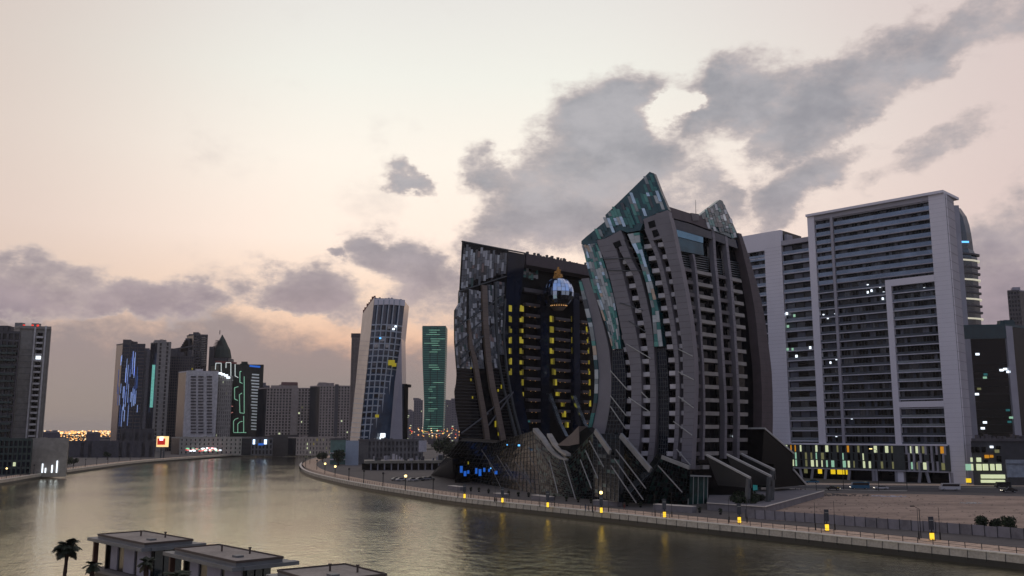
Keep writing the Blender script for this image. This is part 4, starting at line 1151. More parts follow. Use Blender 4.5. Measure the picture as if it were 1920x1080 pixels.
# ---- dark office block far right
b = Bld('dark_office', 'dark blue glass office block behind the low building at far right edge', 1812, 1902, 1990, 611, 430, mat('black_blue_glass', '070d14', .12, spec=.3), 80, 62)
b.roof(mat('teal_roof_edge', '24424a', .4)); mb = MB(); b.R.box(mb, 0, 5, GZ, b.zt, -.6, .3); mb.build('concrete_side', CLADD, b.root)
mb = MB(); b.L.box(mb, 0, b.wl, b.zt - 6, b.zt, -.6, .15); mb.build('roof_band', mat('teal_roof_band', '1d3a44', .3, spec=.6), b.root)
mb = MB(); b.L.box(mb, b.wl - 5, b.wl, GZ, b.zt - 6, -.6, .2); mb.build('side_strip', CLADD, b.root)
for x, y, m_ in ((1833, 664, WHITEL), (1848, 702, TEALL), (1847, 708, LITG), (1878, 694, WHITEL), (1885, 692, WHITEL), (1891, 697, WHITEL), (1832, 739, WHITEL), (1890, 769, TEALL), (1896, 783, LITG), (1893, 791, TEALL), (1847, 792, WHITEL), (1843, 803, WHITEL), (1836, 729, LITD)):
    u, z = b.L.uv(x, y); mb = MB(); b.L.box(mb, u - .8, u + .8, z - .5, z + .5, -.5, .1); mb.build('lit_window', m_, b.root)
mb = MB()
for i in range(10): z = GZ + 20 + i * 3.6; b.L.box(mb, .3, b.wl - 5, z, z + .15, -.5, .02)
mb.build('floor_joints', mat('joint_dark', '15202a', .4), b.root, kind='stuff')
b = Bld('far_tower', 'slim dark high-rise cut off by the right picture edge, beyond the office block', 1912, 1935, 1950, 545, 900, FARG, 70, 60); b.roof(CLADD)
front(b.L, 0, b.wL, 60, b.zt, 24, 4, .4, .8, PARD, b.root)

# ---- low building right
b = Bld('low_commercial_building', 'low dark commercial building with small lit windows at the right, beside the white van', 1820, 1990, 2010, 826, 350, mat('low_building_wall', '3c3c40', .7), 82, 60)
b.roof(PARD)
L_ = b.L
def lw(x0, y0, x1, y1, m_, nm='lit_window', k=.25):
    ua, z1_ = L_.uv(x1, y0); ub, z0_ = L_.uv(x0, y1); mb = MB(); L_.box(mb, min(ua, ub), max(ua, ub), z0_, z1_, -.7, k); mb.build(nm, m_, b.root)
for x in (1818, 1831, 1849, 1862, 1875, 1887): pass
for (x0, y0, x1, y1, m_) in [(1817, 858, 1823, 866, LITW), (1832, 858, 1839, 866, LITW), (1806, 870, 1811, 882, LITG), (1817, 870, 1824, 882, LITW), (1832, 870, 1840, 882, LITW), (1844, 870, 1852, 882, LITW), (1858, 870, 1864, 882, LITW), (1869, 870, 1877, 882, LITW), (1847, 853, 1854, 859, LITO), (1857, 853, 1862, 858, LITO), (1866, 843, 1873, 849, LITD), (1857, 836, 1862, 840, WHITEL), (1840, 890, 1884, 897, LITW), (1840, 900, 1884, 905, LITW), (1806, 897, 1812, 905, LITY)]:
    lw(max(1821, x0), y0, max(x0 + 4, x1), y1, m_)
for (x0, y0, x1, y1) in [(1830, 838, 1836, 848), (1842, 838, 1848, 848), (1869, 836, 1876, 842), (1846, 862, 1852, 867), (1870, 855, 1877, 866), (1822, 838, 1827, 848)]: lw(x0, y0, x1, y1, BLACK, 'dark_window', .1)
for i in range(16):
    u = 4 + i * (b.wl - 6) / 16 + random.uniform(0, 1.2); mb = MB(); L_.box(mb, u, u + 1.0, b.zt, b.zt + random.uniform(1, 2.6), -3, -1); mb.build('roof_unit', PARD, b.root)
sg = thing('billboard', 'grey-white billboard standing before the low building at the right picture edge', 'billboard', (*atY(1905, 812, 335).xy, GZ))
p0, p1 = atY(1889, 895, 335), atY(1940, 862, 335)
MB().box(p0.x, p1.x, 335, 335.5, p0.z, p1.z).build('panel', mat('billboard_face', '8a929c', .6, var=.2, scale=.5), sg)
MB().box(p0.x, p1.x, 334.7, 334.9, p1.z - 1.6, p1.z - 1.2).build('panel_stripe', mat('billboard_stripe', '6a7079', .6), sg)
for x in (1894, 1930): p = atY(x, 890, 335.6); MB().box(p.x - .2, p.x + .2, 335.6, 336, GZ, p.z + 2).build('post', GRIDM, sg)

# ================================================================ CENTRE: leaning tower, green tower and neighbours
YT = 600; KT = YT / 1700
lt = thing('leaning_tower', 'leaning glass tower with white floor bands and an inclined pale side, left of centre', 'skyscraper', (*atY(700, 812, YT).xy, GZ))
BK = Vector((1, 26, 0))
def lpoly(pts, Ya, th, m_, nm, bk=None):
    q = [atY(x, y, Ya if not isinstance(Ya, (list, tuple)) else Ya[i]) for i, (x, y) in enumerate(pts)]
    bk = bk or Vector((0, th, 0)); return MB().prism(q, [p + bk for p in q]).build(nm, m_, lt)
TG = mat('leaning_glass', '34465c', .1, spec=.9, var=.35, scale=.08); TP = mat('leaning_pale_panel', 'b8ada6', .4, spec=.6, var=.08, scale=.1); TB = mat('floor_band_white', 'a4acb8', .45)
lpoly([(702, 558), (759, 565), (752, 634), (753, 697), (754, 852), (674, 858)], [600, 614, 614, 614, 614, 600], 26, TG, 'glass_body')
def lft(y): return 702 + (y - 557) * (674 - 702) / (823 - 557)
def rgt(y):
    q = [(564, 759), (634, 751), (716, 740), (823, 731), (870, 728)]
    for i in range(4):
        if q[i][0] <= y <= q[i + 1][0]: return q[i][1] + (q[i + 1][1] - q[i][1]) * (y - q[i][0]) / (q[i + 1][0] - q[i][0])
    return 759
lpoly([(lft(557), 557), (lft(823), 823), (lft(860), 862), (653, 855), (657, 817), (680, 587)], [599.6, 599.6, 599.6, 622, 622, 622], 6, TP, 'pale_side', Vector((1, 8, 0)))
lpoly([(752, 634), (753, 697), (754, 852), (729, 852), (731, 823), (740, 716)], [613] * 3 + [608] * 3, 2, CLADD, 'grey_side_wall')
for i in range(22):
    y = 573 + i * 11.7 if i else 560
    y0 = y - 0; xa, xb = lft(y), rgt(y + 2); n_ = 5
    pts_ = [atY(xa + (xb - xa) * t_ / n_, y + (t_ / n_) * 2.4 - math.sin(math.pi * t_ / n_) * 1.8, 599.2 + 13 * t_ / n_) for t_ in range(n_ + 1)]
    if i < 3 and i: continue
    h_ = .8 if i else 4.2
    mb = MB(); mb.loft([[p, p + Vector((0, 1.5, 0)), p + Vector((0, 1.5, -h_)), p + Vector((0, 0, -h_))] for p in pts_]); mb.build('floor_band', TB if i else CLAD, lt)
for f in (.14, .32, .5, .66, .84):
    p_ = [atY(lft(y) + (rgt(y) - lft(y)) * f, y, 599 + 13 * f) for y in (562, 634, 716, 823, 858)]
    mb = MB(); mb.loft([[p + Vector((-.35, -.1, 0)), p + Vector((.35, -.1, 0)), p + Vector((.35, 1, 0)), p + Vector((-.35, 1, 0))] for p in p_]); mb.build('mullion', TB, lt)
for i in range(19):
    for f0, f1 in ((.15, .31), (.33, .49), (.52, .65), (.67, .83), (.02, .13), (.85, .98)):
        if random.random() < (.5 if f0 in (.15, .33) else .35):
            y = 608 + i * 11.7
            if y > 846: continue
            q = [(lft(y) + (rgt(y) - lft(y)) * f, y + dy, 599.3 + 13 * f) for f, dy in ((f0, 0), (f1, 0), (f1, 8.5), (f0, 8.5))]
            q = [atY(a_, b2_, c_) for a_, b2_, c_ in q]; MB().prism(q, [p + Vector((0, .6, 0)) for p in q]).build('window_pane', random.choice([FARG, FARG, CURT[3], CURT[2], TW[4]]), lt)
for i in range(24):
    y = 640 + i * 9; a_ = atY(lft(y), y, 599.3); yy = y + 3; xb = 680 + (yy - 587) * (657 - 680) / 230; c_ = atY(max(654, xb), yy - 4, 621.5)
    if y < 858: MB().bar(a_, c_, .3, .5 if y > 740 else .2).build('side_joint', TB if y > 740 else CLADD, lt)
for x, y, m_, s_ in ((734, 680, YEL, 2.2), (739, 684, YEL, 1.5), (707, 780, YEL, 1.2), (718, 816, WHITEL, 1.6), (716, 822, WHITEL, 1.4), (738, 617, WHITEL, .8), (742, 612, WHITEL, .7), (713, 634, CYANL, .6)):
    p = atY(x, y, 598 + 13 * (x - 690) / 60); MB().box(p.x - s_, p.x + s_, p.y - .3, p.y + .1, p.z - s_ * .8, p.z + s_ * .8).build('lit_window', m_, lt)
for i in range(7):
    p = atY(682 + i * 3.4, 584 - i * 4.3, 620 - i * 3); w_ = random.uniform(.5, .9)
    MB().box(p.x - w_, p.x + w_, p.y, p.y + .6, p.z - .8, p.z + random.uniform(1.2, 2.4)).build('roof_letter', mat('dull_red_sign', '6a3a34', .6), lt)
for i in range(8):
    p = atY(712 + i * 5.6, 560 + i * .8, 612); MB().box(p.x - .6, p.x + .6, p.y, p.y + 1, p.z - .6, p.z + random.uniform(.6, 2)).build('roof_fitting', GRIDM, lt)
# construction frame and hoardings at its foot
b = Bld('concrete_annex', 'unfinished grey concrete block at the foot of the leaning tower', 672, 690, 792, 826, 585, mat('raw_concrete', '5f5e60', .9, var=.25, scale=.1, fine=1), 60, 78)
front(b.R, 0, b.wR, GZ, b.zt, 4, 14, .35, 1.2, mat('raw_concrete_frame', '696768', .9, var=.2, scale=.1), b.root, k=.8); b.roof(PARD)
b = Bld('parking_deck', 'raised parking deck on thin columns in front of the unfinished concrete block', 680, 692, 862, 868, 500, BLACK, 60, 80)
mb = MB(); b.R.box(mb, -2, b.wR, b.zt - .2, b.zt + 1.2, -20, 3); mb.build('deck_edge', mat('deck_concrete', '8b877c', .85), b.root)
for i in range(14): u = 1 + i * (b.wR - 2) / 13; mb = MB(); b.R.box(mb, u, u + .7, GZ, b.zt - .2, 1.5, 2.2); mb.build('deck_column', CLADD, b.root)
for i in range(36):
    u = random.uniform(0, b.wR); k = random.uniform(-8, 2); mb = MB(); b.R.box(mb, u, u + random.uniform(.4, 2.2), b.zt + 1.2, b.zt + 1.2 + random.uniform(.8, 3.6), k, k + .8); mb.build('stacked_material', random.choice([PARA, PARD, CLADD, GRIDM]), b.root)
b = Bld('white_hoarding_block', 'plain pale blue-white block beside the canal bend below the leaning tower', 649, 649.5, 673, 826, 575, CLAD, 60, 85)
mb = MB(); b.R.box(mb, -.2, b.wR, GZ, b.zt, -.7, .3); mb.build('wall', mat('pale_blue_wall', '9aa5b5', .6, var=.04), b.root)
b = Bld('green_glass_pavilion', 'low pale-green glass pavilion left of the pale blue-white block', 620, 620.5, 649, 824, 590, mat('green_pavilion_glass', '4c6f6c', .2, spec=.7), 60, 85)
b.roof(PARD)
for z_ in (5, 9): mb = MB(); b.R.box(mb, 0, b.wR, z_, z_ + .7, -.5, 1.2); mb.build('floor_slab', PARA, b.root)
p = atY(792, 812, 520); bb_ = thing('white_site_board', 'blank white board standing on the parking deck right of the concrete block', 'board', (p.x, p.y, GZ))
p0, p1 = atY(785, 847, 520), atY(800, 826, 520); MB().box(p0.x, p1.x, 520, 520.4, p0.z, p1.z).build('panel', mat('board_white', 'b4b2bd', .6), bb_)
MB().box(p0.x + 2, p0.x + 2.4, 520.4, 520.8, GZ, p0.z + 1).build('post', GRIDM, bb_)
# brown slab tower behind the leaning tower
b = Bld('brown_tower', 'plain brown-grey slab tower standing behind the leaning tower', 654, 655, 690, 634, 760, mat('brown_tower_wall', '6e6463', .8, var=.08), 60, 75); b.roof(BROWN)
front(b.R, 0, b.wR, 30, b.zt, 30, 6, .5, 1, mat('brown_tower_band', '766b69', .8), b.root, k=.3)
b = Bld('dark_slim_block', 'narrow black glass block directly right of the leaning tower', 754, 754.5, 764, 728, 625, GLD, 60, 80); b.roof(GLD)
# green twisted tower
YG = 1150; gtw = thing('green_tower', 'green glass skyscraper with lit floor lines and a slight waist, right of the leaning tower', 'skyscraper', (*atY(813, 812, YG).xy, GZ))
gp = [(611, 792, 836), (660, 792, 835), (720, 794, 833), (770, 796, 832), (812, 793, 830)]
def gl(y):
    for i in range(4):
        if gp[i][0] <= y <= gp[i + 1][0]:
            t_ = (y - gp[i][0]) / (gp[i + 1][0] - gp[i][0]); return gp[i][1] + (gp[i + 1][1] - gp[i][1]) * t_, gp[i][2] + (gp[i + 1][2] - gp[i][2]) * t_
    return gp[-1][1:]
def gring(y, e_=0):
    l, r_ = gl(y); a_, b2_ = atY(l, y, YG), atY(r_, y, YG); z = (a_.z + b2_.z) / 2
    return [Vector((a_.x - e_, YG - e_, z)), Vector((b2_.x + e_, YG - e_, z)), Vector((b2_.x + e_, YG + 28, z)), Vector((a_.x - e_, YG + 28, z))]
MB().loft([gring(y) for y in (611, 640, 680, 720, 750, 780, 812)]).build('glass_body', mat('green_tower_glass', '2a5654', .2, spec=.5, var=.25, scale=.05), gtw)
GL1 = mat('green_floor_line', '2f7566', .5, emit='2d6a66', es=.1); GL2 = mat('bright_floor_line', '80b8a0', .5, emit='7cc0a0', es=.35)
for i in range(48):
    y = 614 + i * 4.1; 
    r1 = gring(y, .4); r2 = gring(y + 1.4, .4); MB().loft([r1, r2]).build('floor_line', GL1, gtw)
    if random.random() < .4 or i in (2, 3, 11, 17, 18):
        l, r_ = gl(y); xa = random.uniform(l + 1, r_ - 15); xb = xa + random.uniform(6, r_ - xa - 1)
        a_, b2_ = atY(xa, y + 1.4, YG - .8), atY(xb, y + .2, YG - .8); MB().box(a_.x, b2_.x, YG - .9, YG - .3, a_.z, b2_.z).build('lit_floor', GL2, gtw)
for f in (.33, .66):
    MB().loft([[Vector((r[0].x + (r[1].x - r[0].x) * f + o, r[0].y - q_, r[0].z)) for o, q_ in ((-.3, .6), (.3, .6), (.3, -.5), (-.3, -.5))] for r in (gring(y) for y in (612, 680, 720, 780, 812))]).build('mullion', FARG, gtw)
# ---- small far towers round the green one
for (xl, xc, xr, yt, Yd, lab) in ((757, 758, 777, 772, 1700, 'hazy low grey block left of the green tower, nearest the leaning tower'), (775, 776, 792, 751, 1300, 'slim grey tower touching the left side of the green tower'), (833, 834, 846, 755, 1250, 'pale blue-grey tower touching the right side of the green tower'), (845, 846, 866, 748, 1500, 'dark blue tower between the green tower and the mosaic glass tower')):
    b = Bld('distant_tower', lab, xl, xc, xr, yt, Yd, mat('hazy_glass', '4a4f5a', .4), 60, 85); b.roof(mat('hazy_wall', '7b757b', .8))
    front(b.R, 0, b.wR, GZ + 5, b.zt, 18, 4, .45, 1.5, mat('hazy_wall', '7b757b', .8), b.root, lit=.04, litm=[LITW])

# ================================================================ LEFT: the skyline across the water
M_ = lambda n, c, **k: mat(n, c, k.pop('rough', .75), **k)
W1 = M_('tower_grey_wall', '74727a'); W2 = M_('tower_warm_grey', '86827f'); W3 = M_('tower_white_wall', 'b8b5b8'); W4 = M_('tower_dark_wall', '4a484d'); W5 = M_('tower_beige_wall', '8d8380')
def simple(name, lab, xl, xc, xr, yt, Yd, wall, nf, ncl, ncr, sp=.45, pw=1.2, lit=0, body=None, aL=45, aR=45, z0=None, cat='apartment building', group=None):
    b = Bld(name, lab, xl, xc, xr, yt, Yd, body or FARG, aL, aR, cat=cat, group=group)
    b.roof(wall); z0 = z0 or GZ
    if b.wL: front(b.L, 0, b.wL, z0, b.zt, nf, ncl, sp, pw, wall, b.root, lit=lit, litm=[LITW, LITD, YEL])
    if b.wR: front(b.R, 0, b.wR, z0, b.zt, nf, ncr, sp, pw, wall, b.root, lit=lit, litm=[LITW, LITD, YEL])
    return b
# C1 blue LED tower
b = simple('led_tower', 'dark tower lit by vertical blue-white light strips, leftmost of the distant cluster', None, 219, 262, 645, 1000, W4, 30, 4, 3, .2, .8, body=mat('led_tower_glass', '1a2840', .2), aR=75, cat='skyscraper')
LEDB = mat('led_blue_white', '9ab8ff', .5, emit='93a9dd', es=.5); LEDD = mat('led_blue_dim', '3a5a9a', .5, emit='3c5590', es=.3)
for i in range(46):
    x = random.uniform(222, 258); y0 = random.uniform(655, 770); y1 = min(800, y0 + random.uniform(12, 50)); ua, z1_ = b.R.uv(x, y0); ub, z0_ = b.R.uv(x, y1)
    mb = MB(); b.R.box(mb, ua, ua + random.uniform(.35, .8), z0_, z1_, .3, .7); mb.build('light_strip', LEDB if random.random() < .55 else LEDD, b.root)
mb = MB(); b.R.poly(mb, [(222, 641), (258, 650), (258, 655), (222, 655)], -8, .5) if False else b.R.box(mb, 0, 8, b.zt, b.zt + 5, -9, .3); mb.build('roof_wedge', W4, b.root)
b = simple('grey_slab_tower', 'grey ribbed tower directly right of the blue strip-lit tower', None, 262, 286, 658, 1010, W1, 28, 3, 4, .3, 3, aR=80)
b = simple('teal_strip_tower', 'grey tower with a vertical teal light strip on its left edge', None, 285, 311, 642, 990, W2, 28, 3, 2, .25, 5, aR=80)
ua, z1_ = b.R.uv(286, 684); ub, z0_ = b.R.uv(286, 764); mb = MB(); b.R.box(mb, ua, ua + 3, z0_, z1_, .3, .9); mb.build('teal_light_strip', mat('teal_strip_light', '80e0d0', .5, emit='6fb9a6', es=.45), b.root)
b = simple('blue_glass_tower', 'wide dark blue gridded tower with a crane-topped roof in the distant cluster', None, 305, 356, 668, 1020, W4, 34, 6, 12, .3, .7, body=mat('blue_night_glass', '131d33', .2), aR=80, lit=.01)
p = atY(325, 660, 1025)
for dx, h_, w_ in ((0, 12, 5), (8, 7, 3), (18, 10, 2), (-8, 5, 3)): MB().box(p.x + dx - w_, p.x + dx + w_, 1028, 1034, b.zt, b.zt + h_ * .8).build('roof_structure', W4, b.root)
MB().bar(Vector((p.x - 6, 1030, b.zt + 8)), Vector((p.x + 22, 1030, b.zt + 13)), 1.2, 1.5).build('crane_jib', W4, b.root)
b = simple('stepped_dark_tower', 'tallest dark unfinished tower with a stepped shoulder in the distant cluster', None, 353, 380, 628, 1050, W4, 40, 5, 5, .45, .8, aR=78, cat='skyscraper')
for i in range(9):
    p = atY(352 - i * 2.2, 634 + i * 3.6, 1055); MB().box(p.x - 3, p.x + 2, 1056, 1070, GZ, p.z).build('shoulder_step', W4, b.root)
for i in range(16):
    p = atY(380, 634 + i * 3.4, 1049); MB().box(p.x - 1, p.x + 2.4, 1048, 1056, p.z, p.z + .9).build('open_floor', W2, b.root)
b = simple('white_balcony_tower', 'pale residential tower with a column of dark balconies, nearest of the distant cluster', None, 343, 404, 697, 930, W3, 19, 4, 6, .5, 5.5, aR=78, lit=.01)
for i in range(19):
    for x in (358, 372, 388):
        u, z = b.R.uv(x, 706 + i * 5.8); mb = MB(); b.R.box(mb, u, u + 5, z - .9, z + .5, 0, 1.6); mb.build('balcony', W4, b.root)
b = simple('crown_lit_tower', 'grey tower with a bright white lit crown in front of the green outlined tower', None, 404, 431, 706, 940, W2, 20, 4, 7, .35, 1.6, aR=78, lit=.02)
for x, y in ((413, 700), (418, 702), (424, 704), (428, 708)): p = atY(x, y, 939); MB().box(p.x - 1.6, p.x + 1.6, 938, 940, p.z - 1, p.z + 1).build('crown_light', WHITEL, b.root)
# dome tower
YD2 = 1080; p = atY(412, 812, YD2); dm = thing('domed_tower', 'dark pointed tower with a rounded green cap and mast behind the distant cluster', 'skyscraper', (p.x, p.y, GZ))
dpz = [(670, 17.5), (655, 15), (645, 10), (636, 6), (630, 2.5), (626, .6)]
DG = M_('dome_green', '26342f')
MB().loft([[Vector((atY(412, y, YD2).x + r_ * .635 * math.cos(t), YD2 + 10 + r_ * .6 * math.sin(t), atY(412, y, YD2).z)) for t in [2 * math.pi * i / 12 for i in range(12)]] for y, r_ in dpz]).build('domed_cap', DG, dm)
a_, b2_ = atY(394, 672, YD2), atY(428, 672, YD2); MB().box(a_.x, b2_.x, YD2, YD2 + 22, GZ, a_.z + .5).build('shaft', W4, dm)
for i in range(12): y = 640 + i * 2.6; r_ = 5 + i * 1.05; q = atY(412, y, YD2 + 9); MB().box(q.x - r_ * .66, q.x + r_ * .66, YD2 + 3, YD2 + 15, q.z, q.z + .5).build('cap_floor', W4, dm)
q = atY(397, 650, YD2); MB().box(q.x - 2.5, q.x + 2.5, YD2 - 1, YD2 + 6, GZ, q.z).build('side_turret', W4, dm)
q = atY(412, 627, YD2 + 10); MB().tube(q, q + Vector((0, 0, 5)), .5, 5).build('mast', W4, dm)
# LED outlined tower
b = simple('outlined_led_tower', 'dark green tower traced with looping light lines and white balcony stripes', None, 404, 489, 684, 960, M_('led_tower_green', '15241f'), 26, 4, 10, .12, .5, body=M_('led_tower_dark', '0d1916', rough=.3), aR=80, cat='skyscraper')
LG = mat('led_line_green', 'b0ffd0', .5, emit='8fc9a8', es=.38); LR = mat('led_line_red', 'ff9080', .5, emit='c98478', es=.6); LW_ = mat('led_line_white', 'ffffff', .5, emit='d6e4dc', es=.5)
def led(pts, m_, w_=.7):
    for i in range(len(pts) - 1):
        mb = MB(); b.R.bar(mb, pts[i], pts[i + 1], w_, .5, 1.0); mb.build('light_line', m_, b.root)
led([(404, 693), (405, 681), (415, 681), (415, 697)], LW_); led([(424, 690), (424, 680), (433, 680), (433, 712), (437, 713)], LW_); led([(441, 683), (441, 705), (447, 708)], LW_)
led([(455, 719), (450, 717), (450, 697), (453, 696)], LG); led([(458, 706), (458, 775), (450, 774), (449, 740), (454, 737)], LG); led([(447, 725), (440, 727), (440, 748), (446, 751)], LG)
led([(431, 710), (432, 732), (432, 761), (437, 762)], LR); led([(431, 805), (431, 775), (437, 773)], LR); led([(438, 810), (438, 790), (441, 786), (447, 784)], LG); led([(446, 811), (446, 795), (450, 791), (455, 790)], LG); led([(438, 811), (462, 811)], LG); led([(457, 780), (457, 811)], LG)
for i in range(19):
    y = 702 + i * 5.7; x0 = 472 + random.uniform(-1, 2) - i * .1; mb = MB(); b.R.bar(mb, (x0, y), (486, y + 1), 1.3, .4, 1.6); mb.build('balcony_stripe', mat('balcony_stripe_white', 'c0c6c8', .5, emit='aab4b8', es=.28), b.root)
mb = MB(); b.R.bar(mb, (468, 686), (488, 688), 2.0, .3, .9); mb.build('blue_crown_line', BLUEL, b.root)
mb = MB(); b.R.bar(mb, (404, 678), (444, 681), 1.8, .3, .9); mb.build('red_crown_line', M_('crown_red', '7a3a38'), b.root)
simple('grey_block_tower', 'narrow grey tower just right of the green outlined tower', None, 484, 502, 724, 1000, W1, 20, 3, 4, .4, 1.5, aR=80)
b = simple('portal_tower', 'beige-framed tower with dark glazed bays and a red roof box, middle of the left skyline', None, 497, 580, 728, 930, W5, 22, 4, 14, .35, 1.4, aR=80, lit=.015)
mb = MB(); b.R.box(mb, 14, 30, b.zt, b.zt + 6.5, -12, -.5); mb.build('roof_box', M_('roof_box_red', '6b4f4c'), b.root)
mb = MB(); b.R.box(mb, 4, b.wR * .66, b.zt - .3, b.zt + 3, -10, .8); mb.build('portal_frame', W5, b.root); mb = MB(); b.R.box(mb, b.wR * .58, b.wR * .7, GZ, b.zt + 3, -3, .9); mb.build('portal_leg', W5, b.root)
simple('low_beige_tower', 'lower beige tower in the gap between the red-topped tower and the corner tower', None, 577, 600, 748, 1000, W5, 16, 3, 5, .45, 1.5, aR=80)
b = simple('corner_balcony_tower', 'warm grey balcony tower left of the leaning tower', None, 597, 654, 724, 900, W5, 24, 4, 10, .4, 1.6, aR=80, lit=.02)
mb = MB(); b.R.box(mb, b.wR * .5, b.wR * .62, GZ, b.zt + 2, -2, 1.2); mb.build('stair_shaft', W4, b.root)
# left edge buildings
b = simple('edge_balcony_block', 'dark block with green-grey balconies at the left picture edge', -60, -59, 22, 622, 470, W4, 17, 3, 7, .25, .8, aR=75)
for i in range(17):
    z = 8 + i * 3.65; mb = MB(); b.R.box(mb, 1, b.wR - 1, z, z + 1.1, .2, 1.8); mb.build('balcony_parapet', M_('green_grey_parapet', '3d4745'), b.root)
b = simple('edge_grey_tower', 'grey tower with one bright square opening in its balcony column at far left', None, 20, 80, 613, 490, W2, 1, 1, 1, .02, .3, aR=72, body=W2)
u0, u1 = b.R.uv(61, 700)[0], b.R.uv(78, 700)[0]
for i in range(19):
    y = 627 + i * 10.9; 
    u, z = b.R.uv(69, y); 
    mb = MB(); b.R.box(mb, u0 + 1, u1 - 1, z - .9, z + .9, .25, .5); mb.build('balcony_opening' , BLACK if i != 4 else WHITEL, b.root)
    mb = MB(); b.R.box(mb, u0 + .5, u1 - .5, z - 2.0, z - 1.0, .3, 1.2); mb.build('balcony_parapet', W3, b.root)
mb = MB(); b.R.box(mb, u0 - .8, u0, GZ, b.zt, 0, .8); mb.build('shaft_edge', W3, b.root)
mb = MB(); b.R.box(mb, u1, u1 + .8, GZ, b.zt + 1, 0, .8); mb.build('shaft_edge', W3, b.root)
for i in range(19): z = 9 + i * 3.2; mb = MB(); b.R.box(mb, 1.5, u0 - 1, z, z + .12, .2, .4); mb.build('wall_joint', W4, b.root)
for x in (44, 60, 70): p = atY(x, 612, 492); MB().box(p.x - .4, p.x + .4, 492, 493, p.z, p.z + 1).build('roof_warning_light', mat('red_beacon', 'ff3020', .5, emit='e04030', es=1), b.root)
b = simple('green_podium', 'long low dark green-glass podium below the tower at the left picture edge', -60, -59, 62, 825, 440, M_('green_podium_frame', '2f3d3b'), 5, 3, 14, .3, .6, aR=80, body=GLN, lit=.03)
b = simple('white_low_house', 'low white building with tall narrow windows and a bright entrance by the left bank', None, 58, 130, 827, 455, M_('low_white_wall', '8c8680'), 3, 4, 7, .55, 2.6, aR=82)
for x, h_ in ((80, 7), (98, 6), (107, 9), (86, 4)): u, z = b.R.uv(x, 870); mb = MB(); b.R.box(mb, u, u + .5, GZ + .5, GZ + h_ * .7, .5, .9); mb.build('entrance_light', WHITEL, b.root)
# long dark mall, screen, white podium
b = simple('dark_warehouse', 'long dark flat-roofed hall behind the left promenade', 120, 121, 292, 830, 760, M_('hall_wall', '45434a'), 3, 3, 12, .8, 9, aR=86)
for x0, x1, yt, lab in ((80, 112, 811, 'flat grey block in front of the orange city lights, left one'), (162, 188, 812, 'flat grey block in front of the orange city lights, right one')):
    bb_ = Bld('flat_block', lab, x0, x0 + .5, x1, yt, 800, M_('hall_wall2', '55505a'), 60, 85); bb_.roof(W1)
b2b = simple('raised_hall', 'taller dark hall adjoining the lit red screen on the left bank', 226, 227, 288, 812, 830, M_('hall_wall3', '3f3d42'), 2, 3, 5, .8, 9, aR=86)
p0, p1 = atY(293, 838, 740), atY(316, 818, 740)
sc = thing('lit_screen', 'glowing red and gold advertising screen on the left bank', 'screen', ((p0.x + p1.x) / 2, 740, GZ))
MB().box(p0.x, p1.x, 740, 741, p0.z, p1.z).build('screen_frame', mat('screen_gold', 'ffd890', .5, emit='f6cf8c', es=1.1), sc)
q0, q1 = atY(295, 834, 739.8), atY(310, 822, 739.8); MB().box(q0.x, q1.x, 739.4, 739.9, q0.z, q1.z).build('screen_picture', mat('screen_red', 'a02018', .5, emit='b8241a', es=.8), sc)
q0, q1 = atY(299, 826, 739), atY(306, 819, 739); MB().box(q0.x, q1.x, 739, 739.3, q0.z, q1.z).build('screen_highlight', WHITEL, sc)
MB().box(p0.x + 3, p0.x + 4, 741, 742, GZ, p0.z + 3).build('post', GRIDM, sc); MB().box(p1.x - 4, p1.x - 3, 741, 742, GZ, p0.z + 3).build('post', GRIDM, sc)
b = simple('white_podium', 'long pale podium with red and white shop lights below the pale residential tower', None, 338, 472, 821, 860, M_('podium_white', '8f8c86'), 4, 3, 16, .5, 3.0, aR=86)
for i in range(40):
    x = random.uniform(349, 416); p = atY(x, random.uniform(840, 846), 850); MB().box(p.x - 1, p.x + 1, 850, 851, p.z - .6, p.z + .5).build('shop_light', random.choice([mat('shop_red', 'ff5050', .5, emit='d8504a', es=.9), WHITEL, mat('shop_pink', 'ffa0a0', .5, emit='e09a90', es=.8), LITG]), b.root)
b = simple('blue_lit_shop', 'small dark shop with two bright blue-white panels between the podiums', None, 472, 512, 822, 850, W4, 3, 3, 6, .3, 1.5, aR=86)
for x0, x1 in ((474, 478), (495, 500)): q0, q1 = atY(x0, 833, 845), atY(x1, 824, 845); MB().box(q0.x, q1.x, 845, 845.6, q0.z, q1.z).build('light_panel', mat('panel_blue_white', 'c8e0ff', .5, emit='c2dcff', es=2.2), b.root)
q0, q1 = atY(484, 835, 845), atY(494, 831, 845); MB().box(q0.x, q1.x, 845, 845.6, q0.z, q1.z).build('light_panel', BLUEL, b.root)
b = simple('dark_podium', 'dark low podium behind the green-lit trees of the far bank', None, 512, 560, 819, 870, M_('dark_podium_wall', '3a3638'), 3, 3, 8, .7, 3, aR=86)
b = simple('stepped_terraces', 'pale stepped terrace houses below the warm grey balcony tower', None, 556, 640, 821, 860, W5, 4, 3, 14, .4, 2.2, aR=86, lit=.1)
